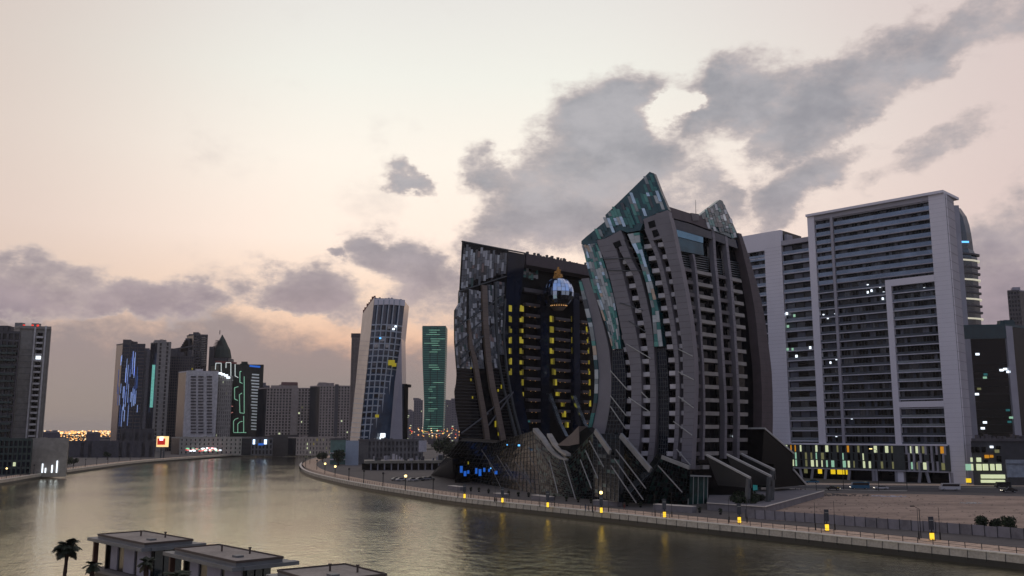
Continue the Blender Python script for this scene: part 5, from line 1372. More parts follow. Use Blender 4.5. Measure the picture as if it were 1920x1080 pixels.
# ================================================================ FOREGROUND HOUSES
mb = MB(); mb.box(-75, 3, 40, 101, -2, 1.5); struct(mb, 'near_quay', CONC)
HW = mat('house_white_panel', '8f8c98', .7, var=.06, scale=.6); HR = mat('house_roof_felt', '8f877e', .9, var=.18, scale=.35, bump=.2, fine=3); HF = mat('house_fascia', '606366', .5)
HE = mat('roof_edge_trim', '473c37', .7); HD = mat('house_dark_opening', '0c0a0b', .3); HB = mat('brown_post', '4a2d24', .6); HL = mat('lower_storey_dark', '151112', .6); HS = mat('deck_concrete_pale', '6a6663', .8)
def house(label, A, Lp, Rp, canL, canR, z=11.0, group=None):
    a, l, r_ = ground(*A, z), ground(*Lp, z), ground(*Rp, z)
    h = thing('flat_roof_house', label, 'house', (a.x, a.y, 1.5), 'flat-roofed waterfront houses')
    dL = (l - a); wl = dL.length; dL.normalize(); dR = Vector((-dL.y, dL.x, 0)); 
    if dR.dot(r_ - a) < 0: dR = -dR
    wr = (r_ - a).length * abs(dR.dot((r_ - a).normalized()))
    o = (a.x, a.y); d = (dL.x, dL.y); n = (-dR.x, -dR.y)
    def B(u0, u1, k0, k1, z0, z1, nm, m_): mb = MB(); mb.obox(o, d, n, u0, u1, k0, k1, z0, z1); return mb.build(nm, m_, h)
    # roof: a thin thick-edged slab with a recessed felt surface; canopies at two corners
    B(0, wl, -wr, 0, z - .45, z - .06, 'roof', HR)
    for (u0, u1, k0, k1) in ((-.08, wl + .08, -.0, .1), (-.08, wl + .08, -wr - .1, -wr), (-.1, 0, -wr, 0), (wl, wl + .1, -wr, 0)): B(u0, u1, k0, k1, z - .14, z + .06, 'roof_edge', HE)
    B(-.45, wl + canL, -.5, .55, z - .75, z - .42, 'fascia', HF); B(-.6, .4, -wr - canR, -.5, z - .75, z - .42, 'fascia', HF); B(-.03, wl + .03, -wr - .02, .05, z - .45, z - .15, 'fascia', HF)
    B(wl + .1, wl + canL, -wr * .55, -.4, z - .72, z - .5, 'canopy', HF); B(.0, wl * .6, -wr - canR, -wr - .1, z - .72, z - .5, 'canopy', HF)
    # upper storey
    B(.9, wl - .2, -wr + .6, -1.1, z - 3.7, z - .75, 'upper_storey', HD)
    x = 1.0
    for (w0, w1, m_) in ((0.0, .27, HW), (.34, .58, HW), (.74, .9, HW)):
        B(.9 + (wl - 1.1) * w0, .9 + (wl - 1.1) * w1, -1.15, -.95, z - 3.6, z - .8, 'wall_panel', m_)
    B(wl - .4, wl - .15, -1.2, -.8, z - 3.7, z - .75, 'dark_pier', HD)
    for i in range(3):
        B(.75, .95, -1.3 - (wr - 2) * (i + 1) / 3, -1.3 - (wr - 2) * i / 3 - .15, z - 3.5, z - .8, 'window', mat('house_window', '14242c', .08, spec=.8))
    # deck and lower storey
    B(-.6, wl + 1.6, -wr + .2, .1, z - 4.0, z - 3.7, 'deck', HS)
    B(-.3, wl + 1.3, -wr + .5, -.4, 1.5, z - 4.0, 'lower_storey', HL)
    B(-.5, wl + 1.5, 0, .05, z - 3.7, z - 2.9, 'glass_rail', mat('rail_glass', '2a3034', .1, spec=.6)) if False else None
    B(wl + 1.25, wl + 1.6, -.6, -.1, z - 4, z - .72, 'brown_post', HB)
    for (u, k) in ((wl * .62, -wr * .55), (wl * .35, -wr * .8)):
        mb = MB(); p = Vector((o[0] + d[0] * u + n[0] * k, o[1] + d[1] * u + n[1] * k, z - .06)); mb.tube(p, p + Vector((0, 0, .5)), .09, 7); q = mb.build('vent_pipe', HE, h)
        mb = MB(); mb.tube(p + Vector((0, 0, .5)), p + Vector((0, 0, .6)), .16, 7); mb.build('vent_cap', HE, q)
    B(wl * .2, wl * .2 + .9, -wr * .45, -wr * .45 + .7, z - .06, z + .12, 'roof_hatch', HF)
    return h
h1 = house('flat-roofed house nearest the tall palm, the leftmost of three, with a brown post', (272, 1019), (185, 1001.7), (347, 1009), 1.7, 1.3)
h2 = house('middle one of the three flat-roofed waterfront houses, overlapping the left one', (443, 1053), (329, 1028), (516, 1041.5), 1.6, 1.4)
h3 = house('rightmost flat-roofed waterfront house, only its roof showing above the picture bottom', (592, 1090), (522, 1069), (722, 1076), 1.2, 1.2, z=11.0)

# palms
TRUNK = mat('palm_trunk', '3a2a22', .95, var=.3, scale=3); FRND = mat('palm_frond', '1f2a18', .7, var=.35, scale=2); FRN2 = mat('palm_frond_dry', '3a3522', .8, var=.3)
def palm(label, base, top, cr, nfr=30, group='palms by the waterfront houses'):
    t = thing('palm_tree', label, 'palm tree', base, group)
    base = Vector(base); top = Vector(top)
    rings = []
    for i in range(11):
        f = i / 10; c = base.lerp(top, f) + Vector((math.sin(f * 3) * .12, 0, 0)); r_ = (.26 - .1 * f) * (1.12 if i % 2 else .95) * (1.25 if f > .85 else 1)
        rings.append([c + Vector((math.cos(a) * r_, math.sin(a) * r_, 0)) for a in [2 * math.pi * k / 8 for k in range(8)]])
    MB().loft(rings).build('trunk', TRUNK, t)
    crn = MB()
    for k in range(nfr):
        az = random.uniform(0, 6.28); up = random.uniform(-.55, 1.15); L = cr * random.uniform(.85, 1.12)
        mb = MB(); p = top.copy(); d = Vector((math.cos(az) * math.cos(up), math.sin(az) * math.cos(up), math.sin(up))); side = Vector((-math.sin(az), math.cos(az), 0))
        pts = [p.copy()]
        for s_ in range(8): d = (d + Vector((0, 0, -.17))).normalized(); p = p + d * L / 8; pts.append(p.copy())
        for s_ in range(8):
            mb.tube(pts[s_], pts[s_ + 1], .03 * (1 - s_ / 9), 4, r2=.03 * (1 - (s_ + 1) / 9))
            if s_ >= 1:
                for sub in range(3):
                    c0 = pts[s_].lerp(pts[s_ + 1], sub / 3); wl_ = cr * .36 * math.sin(min(1, (s_ + sub / 3) / 7.5) * math.pi * .85 + .35)
                    dd_ = (pts[s_ + 1] - pts[s_]).normalized()
                    for sg_ in (-1, 1):
                        tip = c0 + side * sg_ * wl_ * random.uniform(.75, 1.1) + dd_ * wl_ * .55 + Vector((0, 0, -wl_ * random.uniform(.15, .6)))
                        e_ = dd_ * .1
                        mb.add([c0 - e_, c0 + e_, tip], [(0, 1, 2)])
        mb.build('frond', FRND if up > -.3 else FRN2, t)
    return t
p = atY(127, 1024, 100); palm('tall palm with a drooping crown standing left of the flat-roofed houses', (p.x - .6, 100, 1.5), (p.x, 100, p.z), 1.7, 46)
p = atY(274, 1054, 82); palm('small palm before the leftmost flat-roofed house', (p.x, 82, 1.5), (p.x, 82, p.z), .95, 18)
p = atY(173, 1060, 84); palm('low dark palm below the deck edge of the leftmost house', (p.x, 84, 1.5), (p.x, 84, p.z), 1.0, 16)
p = atY(330, 1081, 74); palm('short palm between the left and middle flat-roofed houses', (p.x, 74, 1.5), (p.x, 74, p.z), 1.3, 16)

# ================================================================ PROMENADE
METAL = mat('dark_post_metal', '23252a', .4, metal=.4); TOT = mat('totem_panel', '1d2736', .3, spec=.7); LAMPY = mat('lamp_yellow', 'ffd23a', .5, emit='f0c030', es=1.3); LAMPW = mat('lamp_globe', 'ffe8a0', .5, emit='ffdc8a', es=3.0)
def along(line, d_, z):
    return offs(line, d_, z)
def sample(line, step):
    out = []; acc = 0; nxt = 0
    for i in range(len(line) - 1):
        a, b2_ = line[i], line[i + 1]; L = (b2_ - a).length
        while nxt <= acc + L:
            t_ = (nxt - acc) / L; out.append((a.lerp(b2_, t_), (b2_ - a).normalized())); nxt += step
        acc += L
    return out
# railing of the right quay
rl = along(RWs, 1.55, GZ + .05)
fr = thing('quay_railing', 'dark metal railing with thin posts along the near right promenade edge', 'railing', rl[len(rl) // 2])
near = rl[10:]
post_me = None
for i, (p, d) in enumerate(sample(near, 2.9)):
    if i > 280: break
    if post_me is None:
        mb = MB(); mb.box(-.05, .05, -.05, .05, 0, 1.15); o = mb.build('post', METAL); post_me = o.data; o.parent = fr; o.location = p - fr.location
    else:
        o = bpy.data.objects.new('post', post_me); COL.objects.link(o); o.parent = fr; o.location = p - fr.location
for zr_ in (1.12, .6):
    mb = MB(); q = [Vector((v.x, v.y, GZ + zr_)) for v in near]
    mb.loft([[v + Vector((0, 0, .03)), v + Vector((.03, .03, -.02)), v + Vector((-.03, -.03, -.02))] for v in q]); mb.build('rail', METAL, fr)
ll = along(LWs, 1.5, GZ + .05)[6:]
fl = thing('far_quay_railing', 'low railing along the curved left bank promenade', 'railing', ll[len(ll) // 2])
mb = MB(); mb.loft([[v + Vector((0, 0, 1.15)), v + Vector((.05, .05, 1.05)), v + Vector((-.05, -.05, 1.05))] for v in ll]); mb.build('rail', METAL, fl)
mb = MB()
for p, d in sample(ll, 3.2)[:260]: mb.box(p.x - .05, p.x + .05, p.y - .05, p.y + .05, p.z, p.z + 1.1)
mb.build('posts', METAL, fl, kind='stuff')

def totem(px, py, label, globe=False, small=False):
    p = ground(px, py, GZ + .05)
    t = thing('light_totem', label, 'lamp', p, 'light totems along the right promenade')
    b_ = lambda x0, x1, y0, y1, z0, z1, nm, m_: MB().box(p.x + x0, p.x + x1, p.y + y0, p.y + y1, p.z + z0, p.z + z1).build(nm, m_, t)
    b_(-.3, .3, -.3, .3, .12, 1.35, 'light_box', LAMPY); b_(-.5, .5, -.38, .38, 0, .12, 'base', METAL); b_(-.5, .5, -.38, .38, 1.35, 1.5, 'cap', METAL)
    b_(-.1, .1, -.1, .1, 1.5, 2.1, 'stem', METAL); b_(-.45, .45, -.12, .12, 1.9, 4.3, 'panel', TOT)
    b_(-.4, .4, -.16, -.125, 3.6, 3.68, 'panel_slot', STEEL)
    if globe: MB().sphere((p.x, p.y, p.z + 5.0), .42, 10, 6).build('globe', LAMPW, t)
    return p
TT = [(1748, 1013, 'light totem with dark panel beside the street lamp mast, nearest the picture right edge'), (1551, 995.5, 'light totem with dark panel before the grey hoarding, second from the right'), (1386.5, 981, 'light totem at the left end of the grey hoarding'),
      (1246, 970.5, 'light totem with dark panel below the canopies of the ribbed tower'), (1127.5, 962, 'light totem topped by a glowing globe'), (1027, 951.5, 'light totem in front of the pale-rodded podium facets'), (942, 942.5, 'light totem in front of the middle of the podium'), (871, 934.5, 'light totem below the blue-lit end of the podium')]
for i, (x, y, lb) in enumerate(TT):
    p = totem(x, y, lb, globe=(i == 4))
    where = ['nearest the right edge', 'second from the right', 'at the left end of the hoarding', 'below the ribbed tower canopies', 'with the globe on top', 'before the rodded facets', 'before the middle of the podium', 'below the blue-lit podium end'][i]
    for sx, hh in ((-2.1, 5.6), (1.9, 5.9)):
        q = ground(x, y) + Vector((sx, .8, .05)); t = thing('thin_mast', f"thin dark mast {'left' if sx < 0 else 'right'} of the light totem {where}", 'mast', q, 'thin masts beside the light totems')
        MB().tube(q, q + Vector((0, 0, hh)), .07, 5, r2=.04).build('pole', METAL, t); MB().tube(q, q + Vector((0, 0, 1.3)), .14, 6).build('sleeve', METAL, t)
# street lamp with an arm
q = ground(1727, 1009); t = thing('street_lamp', 'tall dark street lamp with a short curved arm left of the rightmost light totem', 'street lamp', q)
MB().tube(q, q + Vector((0, 0, 5.4)), .09, 6, r2=.06).build('pole', METAL, t); MB().bar(q + Vector((0, 0, 5.4)), q + Vector((-1.0, 0, 5.95)), .08, .08).build('arm', METAL, t); MB().box(q.x - 1.7, q.x - .9, q.y - .12, q.y + .12, q.z + 5.85, q.z + 6.05).build('lamp_head', METAL, t)
# far promenade lamps round the bend
for i, (x, y) in enumerate([(594, 881), (609, 889), (628, 896), (654, 902), (682, 907), (718, 913), (760, 920), (812, 928), (573, 876), (581, 870)]):
    q = ground(x, y); t = thing('promenade_lamp', 'promenade lamp on the bend, ' + ['third', 'fourth', 'fifth', 'sixth', 'seventh', 'eighth', 'ninth', 'last before the podium', 'at the tip', 'second'][i] + ' counting from the tip of the bank' if i != 8 else 'promenade lamp at the very tip of the right bank', 'lamp', q, 'promenade lamps on the far bend')
    lit = i in (1, 2, 6); MB().tube(q, q + Vector((0, 0, 4.6 if lit else 5.0)), .16, 6).build('pole', METAL, t)
    MB().sphere(q + Vector((0, 0, 5.0)), .5, 8, 5).build('globe', LAMPW if lit else METAL, t)
for i, (x, y) in enumerate([(11, 897), (38, 893), (63, 889), (88, 885), (137, 879), (160, 875), (181, 872), (202, 870), (223, 867.5), (244, 865), (264, 863)]):
    q = ground(x, y); t = thing('left_bank_lamp', 'dark promenade lamp on the left bank, number ' + ['one (lit)', 'two', 'three', 'four', 'five', 'six', 'seven', 'eight', 'nine', 'ten', 'eleven'][i] + ' from the left picture edge', 'lamp', q, 'lamps on the left promenade')
    MB().tube(q, q + Vector((0, 0, 4.2)), .13, 6).build('pole', METAL, t); MB().sphere(q + Vector((0, 0, 4.3)), .4, 8, 5).build('globe', LAMPW if i == 0 else METAL, t)

# clipped bushes in pots along the walk, low walls, people
LEAF = mat('dark_foliage', '1e2819', .8, var=.45, scale=1.2); LEAF2 = mat('foliage_green', '2b3a1e', .8, var=.4, scale=1.5); POT = mat('planter_grey', '6f6c70', .8, var=.1)
def leafball(mb, c, r, n, size, sz=1.0, mi=0):
    c = Vector(c)
    for _ in range(n):
        v = Vector((random.gauss(0, 1), random.gauss(0, 1), random.gauss(0, 1))).normalized() * r * (random.random() ** .35) * random.uniform(.85, 1.08)
        v.z *= sz; p = c + v; a = Vector((random.uniform(-1, 1), random.uniform(-1, 1), random.uniform(-1, 1))).normalized() * size
        b2_ = a.cross(Vector((random.uniform(-1, 1), random.uniform(-1, 1), random.uniform(-1, 1)))).normalized() * size * .7
        mb.add([p - a, p + b2_, p + a, p - b2_], [(0, 1, 2, 3)], random.randint(0, 1))
for i, (x, y) in enumerate([(883, 921), (898, 922.5), (916, 925), (954, 929), (972, 931), (991, 932), (1039, 936.5), (1062, 940), (1084, 942), (1108, 943.5), (1176, 949), (1201, 951.5), (1228, 954.5), (1312, 961.5), (1351, 965)]):
    q = ground(x, y); t = thing('potted_bush', 'small round dark bush in a pot on the promenade, number %s from the left' % ['one', 'two', 'three', 'four', 'five', 'six', 'seven', 'eight', 'nine', 'ten', 'eleven', 'twelve', 'thirteen', 'fourteen', 'fifteen'][i], 'plant', q, 'potted bushes along the promenade')
    MB().tube(q, q + Vector((0, 0, .5)), .28, 8, r2=.38).build('pot', METAL, t)
    mb = MB(); leafball(mb, q + Vector((0, 0, 1.0)), .55, 90, .16); mb.build('foliage', [LEAF, LEAF2], t)
for i, (x0, x1, y0, y1, hh, lb) in enumerate([(1225, 1297, 957, 962, 1.5, 'below the canopies'), (1112, 1158, 947, 950, 1.3, 'beside the globe-topped totem'), (996, 1028, 936, 940, 1.2, 'before the rodded facets'), (925, 943, 931, 933, 1.0, 'before the middle of the podium'), (840, 862, 917, 920, 1.2, 'at the left podium end')]):
    a, b2_ = ground(x0, y0), ground(x1, y1); t = thing('planter_wall', 'long low grey planter box ' + lb, 'planter', a, 'grey planter boxes'); d = (b2_ - a).normalized(); n = Vector((-d.y, d.x, 0))
    if n.y < 0: n = -n
    MB().prism([a, b2_, b2_ + n * 2.2, a + n * 2.2], [v + Vector((0, 0, hh)) for v in (a, b2_, b2_ + n * 2.2, a + n * 2.2)]).build('box', POT, t)
    e_ = .1; q = [a - n * e_, b2_ - n * e_, b2_ + n * (2.2 + e_), a + n * (2.2 + e_)]; MB().prism([v + Vector((0, 0, hh)) for v in q], [v + Vector((0, 0, hh + .12)) for v in q]).build('coping', COPE, t)

# raised terrace with shrubs
tp = [ground(1326, 956), ground(1434, 964), ground(1545, 931), ground(1470, 926), ground(1400, 930), ground(1330, 938)]
MB().prism([Vector((p.x, p.y, GZ)) for p in tp], [Vector((p.x, p.y, GZ + 1.7)) for p in tp]).build('raised_terrace', POT, kind='structure')
mb = MB()
for i in range(2): a, b2_ = tp[i], tp[i + 1]; mb.bar(a + Vector((0, -.1, 1.78)), b2_ + Vector((0, -.1, 1.78)), .5, .16)
struct(mb, 'terrace_coping', COPE)
t = thing('shrub_bed', 'dark leafy shrubs in a bed on the raised terrace by the entrance', 'shrubs', ground(1400, 944))
for i, (x, y, r_) in enumerate([(1378, 941, 1.5), (1387, 938, 2.0), (1397, 939, 1.8), (1408, 938, 2.0), (1418, 940, 1.6), (1427, 939, 1.3), (1400, 944, 1.4), (1384, 944, 1.2), (1412, 944, 1.3)]):
    q = ground(x, y, GZ + 1.7); mb = MB(); leafball(mb, q + Vector((0, 0, r_ * .6)), r_, 260, .28, .75); mb.build('shrub', [LEAF, LEAF2], t)

# grey hoarding: posts and sheets
ha = [(1398, 972), (1494, 978), (1623, 988.5), (1760, 998.5), (1920, 1012), (2080, 1026)]
hp = sample([ground(x, y, GZ) for x, y in ha], 2.4)
hf = thing('site_hoarding', 'grey sheet hoarding on posts between the promenade and the sandy lot', 'fence', hp[0][0])
HM = [mat('hoarding_grey', '7f7b80', .6, var=.1, scale=.5), mat('hoarding_grey_worn', '716d70', .65, var=.18, scale=.6)]
for i in range(len(hp) - 1):
    a, b2_ = hp[i][0], hp[i + 1][0]; lift = random.uniform(-.04, .05)
    MB().bar(a + Vector((0, 0, 1.05 + lift)), b2_ + Vector((0, 0, 1.05 + lift)), .06, 2.0).build('sheet', HM[random.random() < .3], hf)
    MB().box(a.x - .05, a.x + .05, a.y - .12, a.y - .02, GZ, GZ + 2.15).build('post', METAL, hf)

def tree(name, label, q, h, r, trunk_h, n, group=None, sz=1.0, lobes=6, size=.3, mats=None, cat='tree'):
    q = Vector(q); t = thing(name, label, cat, q, group)
    mb = MB(); mb.tube(q, q + Vector((0, 0, trunk_h)), .16 * r / 1.5, 6, r2=.1 * r / 1.5)
    for k in range(4):
        a = k * 1.6 + random.random(); mb.tube(q + Vector((0, 0, trunk_h * .85)), q + Vector((math.cos(a) * r * .55, math.sin(a) * r * .55, trunk_h + (h - trunk_h) * .5)), .07 * r / 1.5, 5, r2=.03)
    mb.build('trunk', TRUNK, t)
    mb = MB(); c = q + Vector((0, 0, trunk_h + (h - trunk_h) / 2))
    for k in range(lobes):
        a = k * 2.4 + random.random(); rr_ = r * random.uniform(.25, .55)
        leafball(mb, c + Vector((math.cos(a) * rr_, math.sin(a) * rr_, random.uniform(-.4, .45) * (h - trunk_h) / 2)), r * random.uniform(.5, .68), n // lobes, size, sz)
    mb.build('crown', mats or [LEAF, LEAF2], t); return t
for x, y, r_, lb in ((1843, 1003, 1.45, 'left one'), (1868, 1004, 1.15, 'smallest, in the middle'), (1893, 1007, 1.65, 'right and largest')):
    q = ground(x, y); tree('round_tree', f'round dark clipped tree behind the hoarding at right, {lb} of three', q, 3.9 if r_ > 1.2 else 3.3, r_, 1.2, 1500, 'round trees behind the hoarding', lobes=7, size=.17)
# trees beyond, around the bend and the left bank
for x, y, h_, r_, lb in ((634, 873, 9, 5, 'dark green tree at the foot of the pale-green pavilion'), (645, 866, 8, 4, 'green tree between the pavilion and the white block'), (605, 866, 6, 4, 'low dark tree near the tip of the right bank'), (640, 838, 16, 9, 'dark broad tree above the pale-green pavilion roof'), (832, 858, 14, 9, 'dark tree right of the blank white board'), (848, 862, 12, 7, 'dark tree touching the left side of the mosaic tower'),
                         (125, 877, 6, 3.2, 'dark round tree right of the white low house'), (138, 874, 5, 2.6, 'smaller dark tree on the left promenade'), (201, 862, 6, 3, 'lone dark tree on the left promenade')):
    q = ground(x, y); tree('dark_tree', lb, q, h_, r_, h_ * .3, 500, 'dark trees on the banks', lobes=5, size=r_ * .14)
for i in range(12):
    x = 512 + i * 8.2 + random.uniform(-2, 2); q = ground(x, 846.5 - i * .12) + Vector((0, 12, 0))
    tree('promenade_palm', 'small bushy tree on the far promenade, number %s from the left of the green-lit row' % ['one', 'two', 'three', 'four', 'five', 'six', 'seven', 'eight', 'nine', 'ten', 'eleven', 'twelve'][i], q, random.uniform(6, 8.5), 3.2, 2.5, 220, 'green-lit trees on the far promenade', lobes=4, size=.6)
def lights(name, pts, mats, label, cat, r=.5):
    mb = MB()
    for p, mi, s_ in pts: mb.box(p.x - s_, p.x + s_, p.y - s_ * .3, p.y + s_ * .3, p.z - s_ * .7, p.z + s_ * .7, mi)
    o = mb.build(name, mats, kind='stuff'); o['label'] = label; o['category'] = cat; return o
GLO = [mat('sodium_light', 'ffb060', .5, emit='ffb25e', es=1.6), mat('pale_street_light', 'ffe8c0', .5, emit='ffdca6', es=1.8), mat('yellow_green_light', 'd0e040', .5, emit='c2cc3a', es=1.0), mat('green_light', '30d060', .5, emit='22b858', es=1.2), mat('red_light', 'ff5040', .5, emit='e2483a', es=1.2), WHITEL]
pts = []
for i in range(330):
    f = random.random(); x = random.uniform(74, 218)
    if f < .55: y = 808 + abs(random.gauss(0, 3))
    elif f < .8: x = random.gauss(150, 16); y = random.uniform(812, 830); x = max(118, min(172, x))
    else: x = random.uniform(74, 215); y = random.uniform(812, 824)
    Yd = 2400 if y < 815 else 1200
    p = atY(x, min(y, 831), Yd); p.z = max(p.z, GZ); pts.append((p, random.choices([0, 1], [3, 2])[0], Yd / 1700 * random.uniform(.4, 1.3)))
lights('city_lights', pts, GLO, 'scatter of orange and white city lights on the horizon', 'lights')
pts = []
for i in range(60): x = random.uniform(762, 862); p = atY(x, random.uniform(802, 822), 1090); pts.append((p, random.choices([0, 4, 1, 2], [4, 2, 2, 1])[0], random.uniform(.3, .8)))
lights('street_lights', pts, GLO, 'orange street lights between the leaning tower and the mosaic tower', 'lights')
pts = []
for i in range(70): x = random.uniform(512, 610); p = ground(x, 845.8 - (x - 512) * .012) + Vector((0, random.uniform(-2, 10), random.uniform(.6, 4))); pts.append((p, random.choices([2, 3, 1], [6, 2, 2])[0], random.uniform(.3, .55)))
for i in range(45): x = random.uniform(420, 515); p = ground(x, 849) + Vector((0, random.uniform(0, 10), random.uniform(1, 4))); pts.append((p, random.choices([1, 2, 0], [3, 1, 2])[0], random.uniform(.25, .45)))
for i in range(18): x = random.uniform(315, 345); p = ground(x, 852) + Vector((0, random.uniform(0, 40), random.uniform(1, 5))); pts.append((p, random.choice([0, 4, 1]), .35))
lights('promenade_lights', pts, GLO, 'yellow-green lights among the trees of the far promenade', 'lights')
mb = MB()
for i in range(420):
    x = random.uniform(60, 880); Yd = random.uniform(1300, 5000); p = atY(x, 812, Yd); w_ = random.uniform(8, 30); mb.box(p.x - w_, p.x + w_, Yd, Yd + 20, GZ - 1, GZ + random.uniform(4, 14) * (Yd / 3000 + .4), random.randint(0, 1))
o = mb.build('low_city', [mat('low_city_roofs', '4a464b', .9), mat('low_city_walls', '5a5450', .9)], kind='stuff'); o['label'] = 'low hazy city roofs spreading to the horizon behind the towers'; o['category'] = 'city'

# ================================================================ VEHICLES AND PEOPLE
TYRE = mat('tyre', '111111', .9); WIN = mat('vehicle_window', '0c1016', .1, spec=.8)
def vehicle(name, label, cat, q, d, L, W, H, paint, kind='car', head=None, tail=None):
    t = thing(name, label, cat, q); d = Vector((d[0], d[1], 0)).normalized(); n = Vector((-d.y, d.x, 0))
    P_ = lambda x, y, z: q + d * x + n * y + Vector((0, 0, z))
    if kind == 'car': body = [(-.5, .28), (.5, .28), (.5, .5), (.46, .62), (.2, .66), (-.42, .68), (-.5, .6)]; cab = [(.22, .64), (.08, .98), (-.2, 1.0), (-.38, .66)]
    else: body = [(-.5, .16), (.5, .16), (.5, .42), (.44, .55), (.37, .98), (-.47, 1.0), (-.5, .95)]; cab = [(.425, .58), (.36, .9), (-.46, .9), (-.46, .58)]
    MB().prism([P_(x * L, -W / 2, z * H) for x, z in body], [P_(x * L, W / 2, z * H) for x, z in body]).build('body', paint, t)
    ww = W / 2 * (.9 if kind == 'car' else 1.01)
    MB().prism([P_(x * L, -ww, z * H) for x, z in cab], [P_(x * L, ww, z * H) for x, z in cab]).build('windows', WIN, t)
    if kind == 'car': MB().prism([P_(x * L, -ww * .92, .985 * H) for x in (.07, -.2)] + [P_(x * L, ww * .92, .985 * H) for x in (-.2, .07)], [P_(x * L, -ww * .92, 1.02 * H) for x in (.07, -.2)] + [P_(x * L, ww * .92, 1.02 * H) for x in (-.2, .07)]).build('roof', paint, t)
    for sx in (-.31, .32):
        for sy in (-1, 1):
            a = P_(sx * L, sy * W * .5, .33); w_ = MB().tube(a - n * sy * .2, a + n * sy * .03, .33, 12).build('wheel', TYRE, t)
            MB().tube(a + n * sy * .02, a + n * sy * .05, .18, 8).build('rim', STEEL, w_)
    for sy in (-.36, .36):
        a = P_(L * .5, sy * W, .45 * H if kind == 'car' else .33 * H); MB().sphere(a, .14, 6, 4).build('headlight', head or STEEL, t)
        a = P_(-L * .5, sy * W, .5 * H if kind == 'car' else .4 * H); MB().sphere(a, .12, 6, 4).build('tail_light', tail or mat('tail_dark', '5a1414', .4), t)
    return t
rd = (ground(1900, 915) - ground(1500, 912)).normalized()
PW = mat('paint_white', 'b9b7bb', .3, coat=.5, var=.03); PBL = mat('paint_blue', '1d5c7c', .3, coat=.5, var=.03); PD = mat('paint_dark', '17181c', .25, coat=.5); PS = mat('paint_silver', '85878c', .3, metal=.5)
HLT = mat('headlight_on', 'ffffff', .5, emit='fff2dc', es=2.5); RLT = mat('tail_light_on', 'ff3020', .5, emit='f03420', es=2.5)
vehicle('white_minibus', 'white high-roof minibus on the road in front of the pale corner pier', 'van', ground(1781, 919.6, GZ + .1), -rd, 6.6, 2.0, 2.5, PW, 'van')
vehicle('blue_van', 'bright blue van on the road in front of the lit podium', 'van', ground(1612, 917.5, GZ + .1), -rd, 6.4, 2.1, 2.6, PBL, 'van', head=HLT)
vehicle('white_car', 'white car on the road just right of the blue van', 'car', ground(1652, 917.8, GZ + .1), -rd, 4.7, 1.8, 1.45, PW, 'car', head=HLT)
vehicle('parked_blue_car', 'dark blue car parked under the yellow-lit ground floor', 'car', ground(1523, 906.5, GZ + .1), -rd, 5, 1.9, 1.6, PBL, 'car')
vehicle('dark_car', 'dark car with glowing red tail lights at the right picture edge', 'car', ground(1892, 923, GZ + .1), -rd, 4.8, 1.9, 1.5, PD, 'car', head=HLT, tail=RLT)
vehicle('dark_van', 'black van parked before the brightly lit shop at the far right', 'van', ground(1880, 915, GZ + .1), -rd, 5, 2, 2.2, PD, 'van')
vehicle('silver_car', 'silver car with headlights on beside the sandy lot, left end of the road', 'car', ground(1562, 919, GZ + .1), rd, 4.4, 1.8, 1.4, PD, 'car', head=HLT)
for i, (x, y, pt) in enumerate([(743, 903, PS), (752, 903.5, PW), (774, 904, PW), (788, 903, PS), (797, 902, PW), (805, 901, PS)]):
    vehicle('parked_car', ['silver car parked leftmost in the row left of the podium', 'white car parked second in the row left of the podium', 'white car in the middle of the parked row beside the lamp', 'silver car parked right of the middle white one', 'white car parked last but one before the dark glass podium', 'silver car parked closest to the dark glass podium'][i], 'car', ground(x, y - 1.5, GZ + .02), Vector((.8, .6, 0)), 4.5, 1.8, 1.45, pt).__setitem__('group', 'cars parked left of the podium')

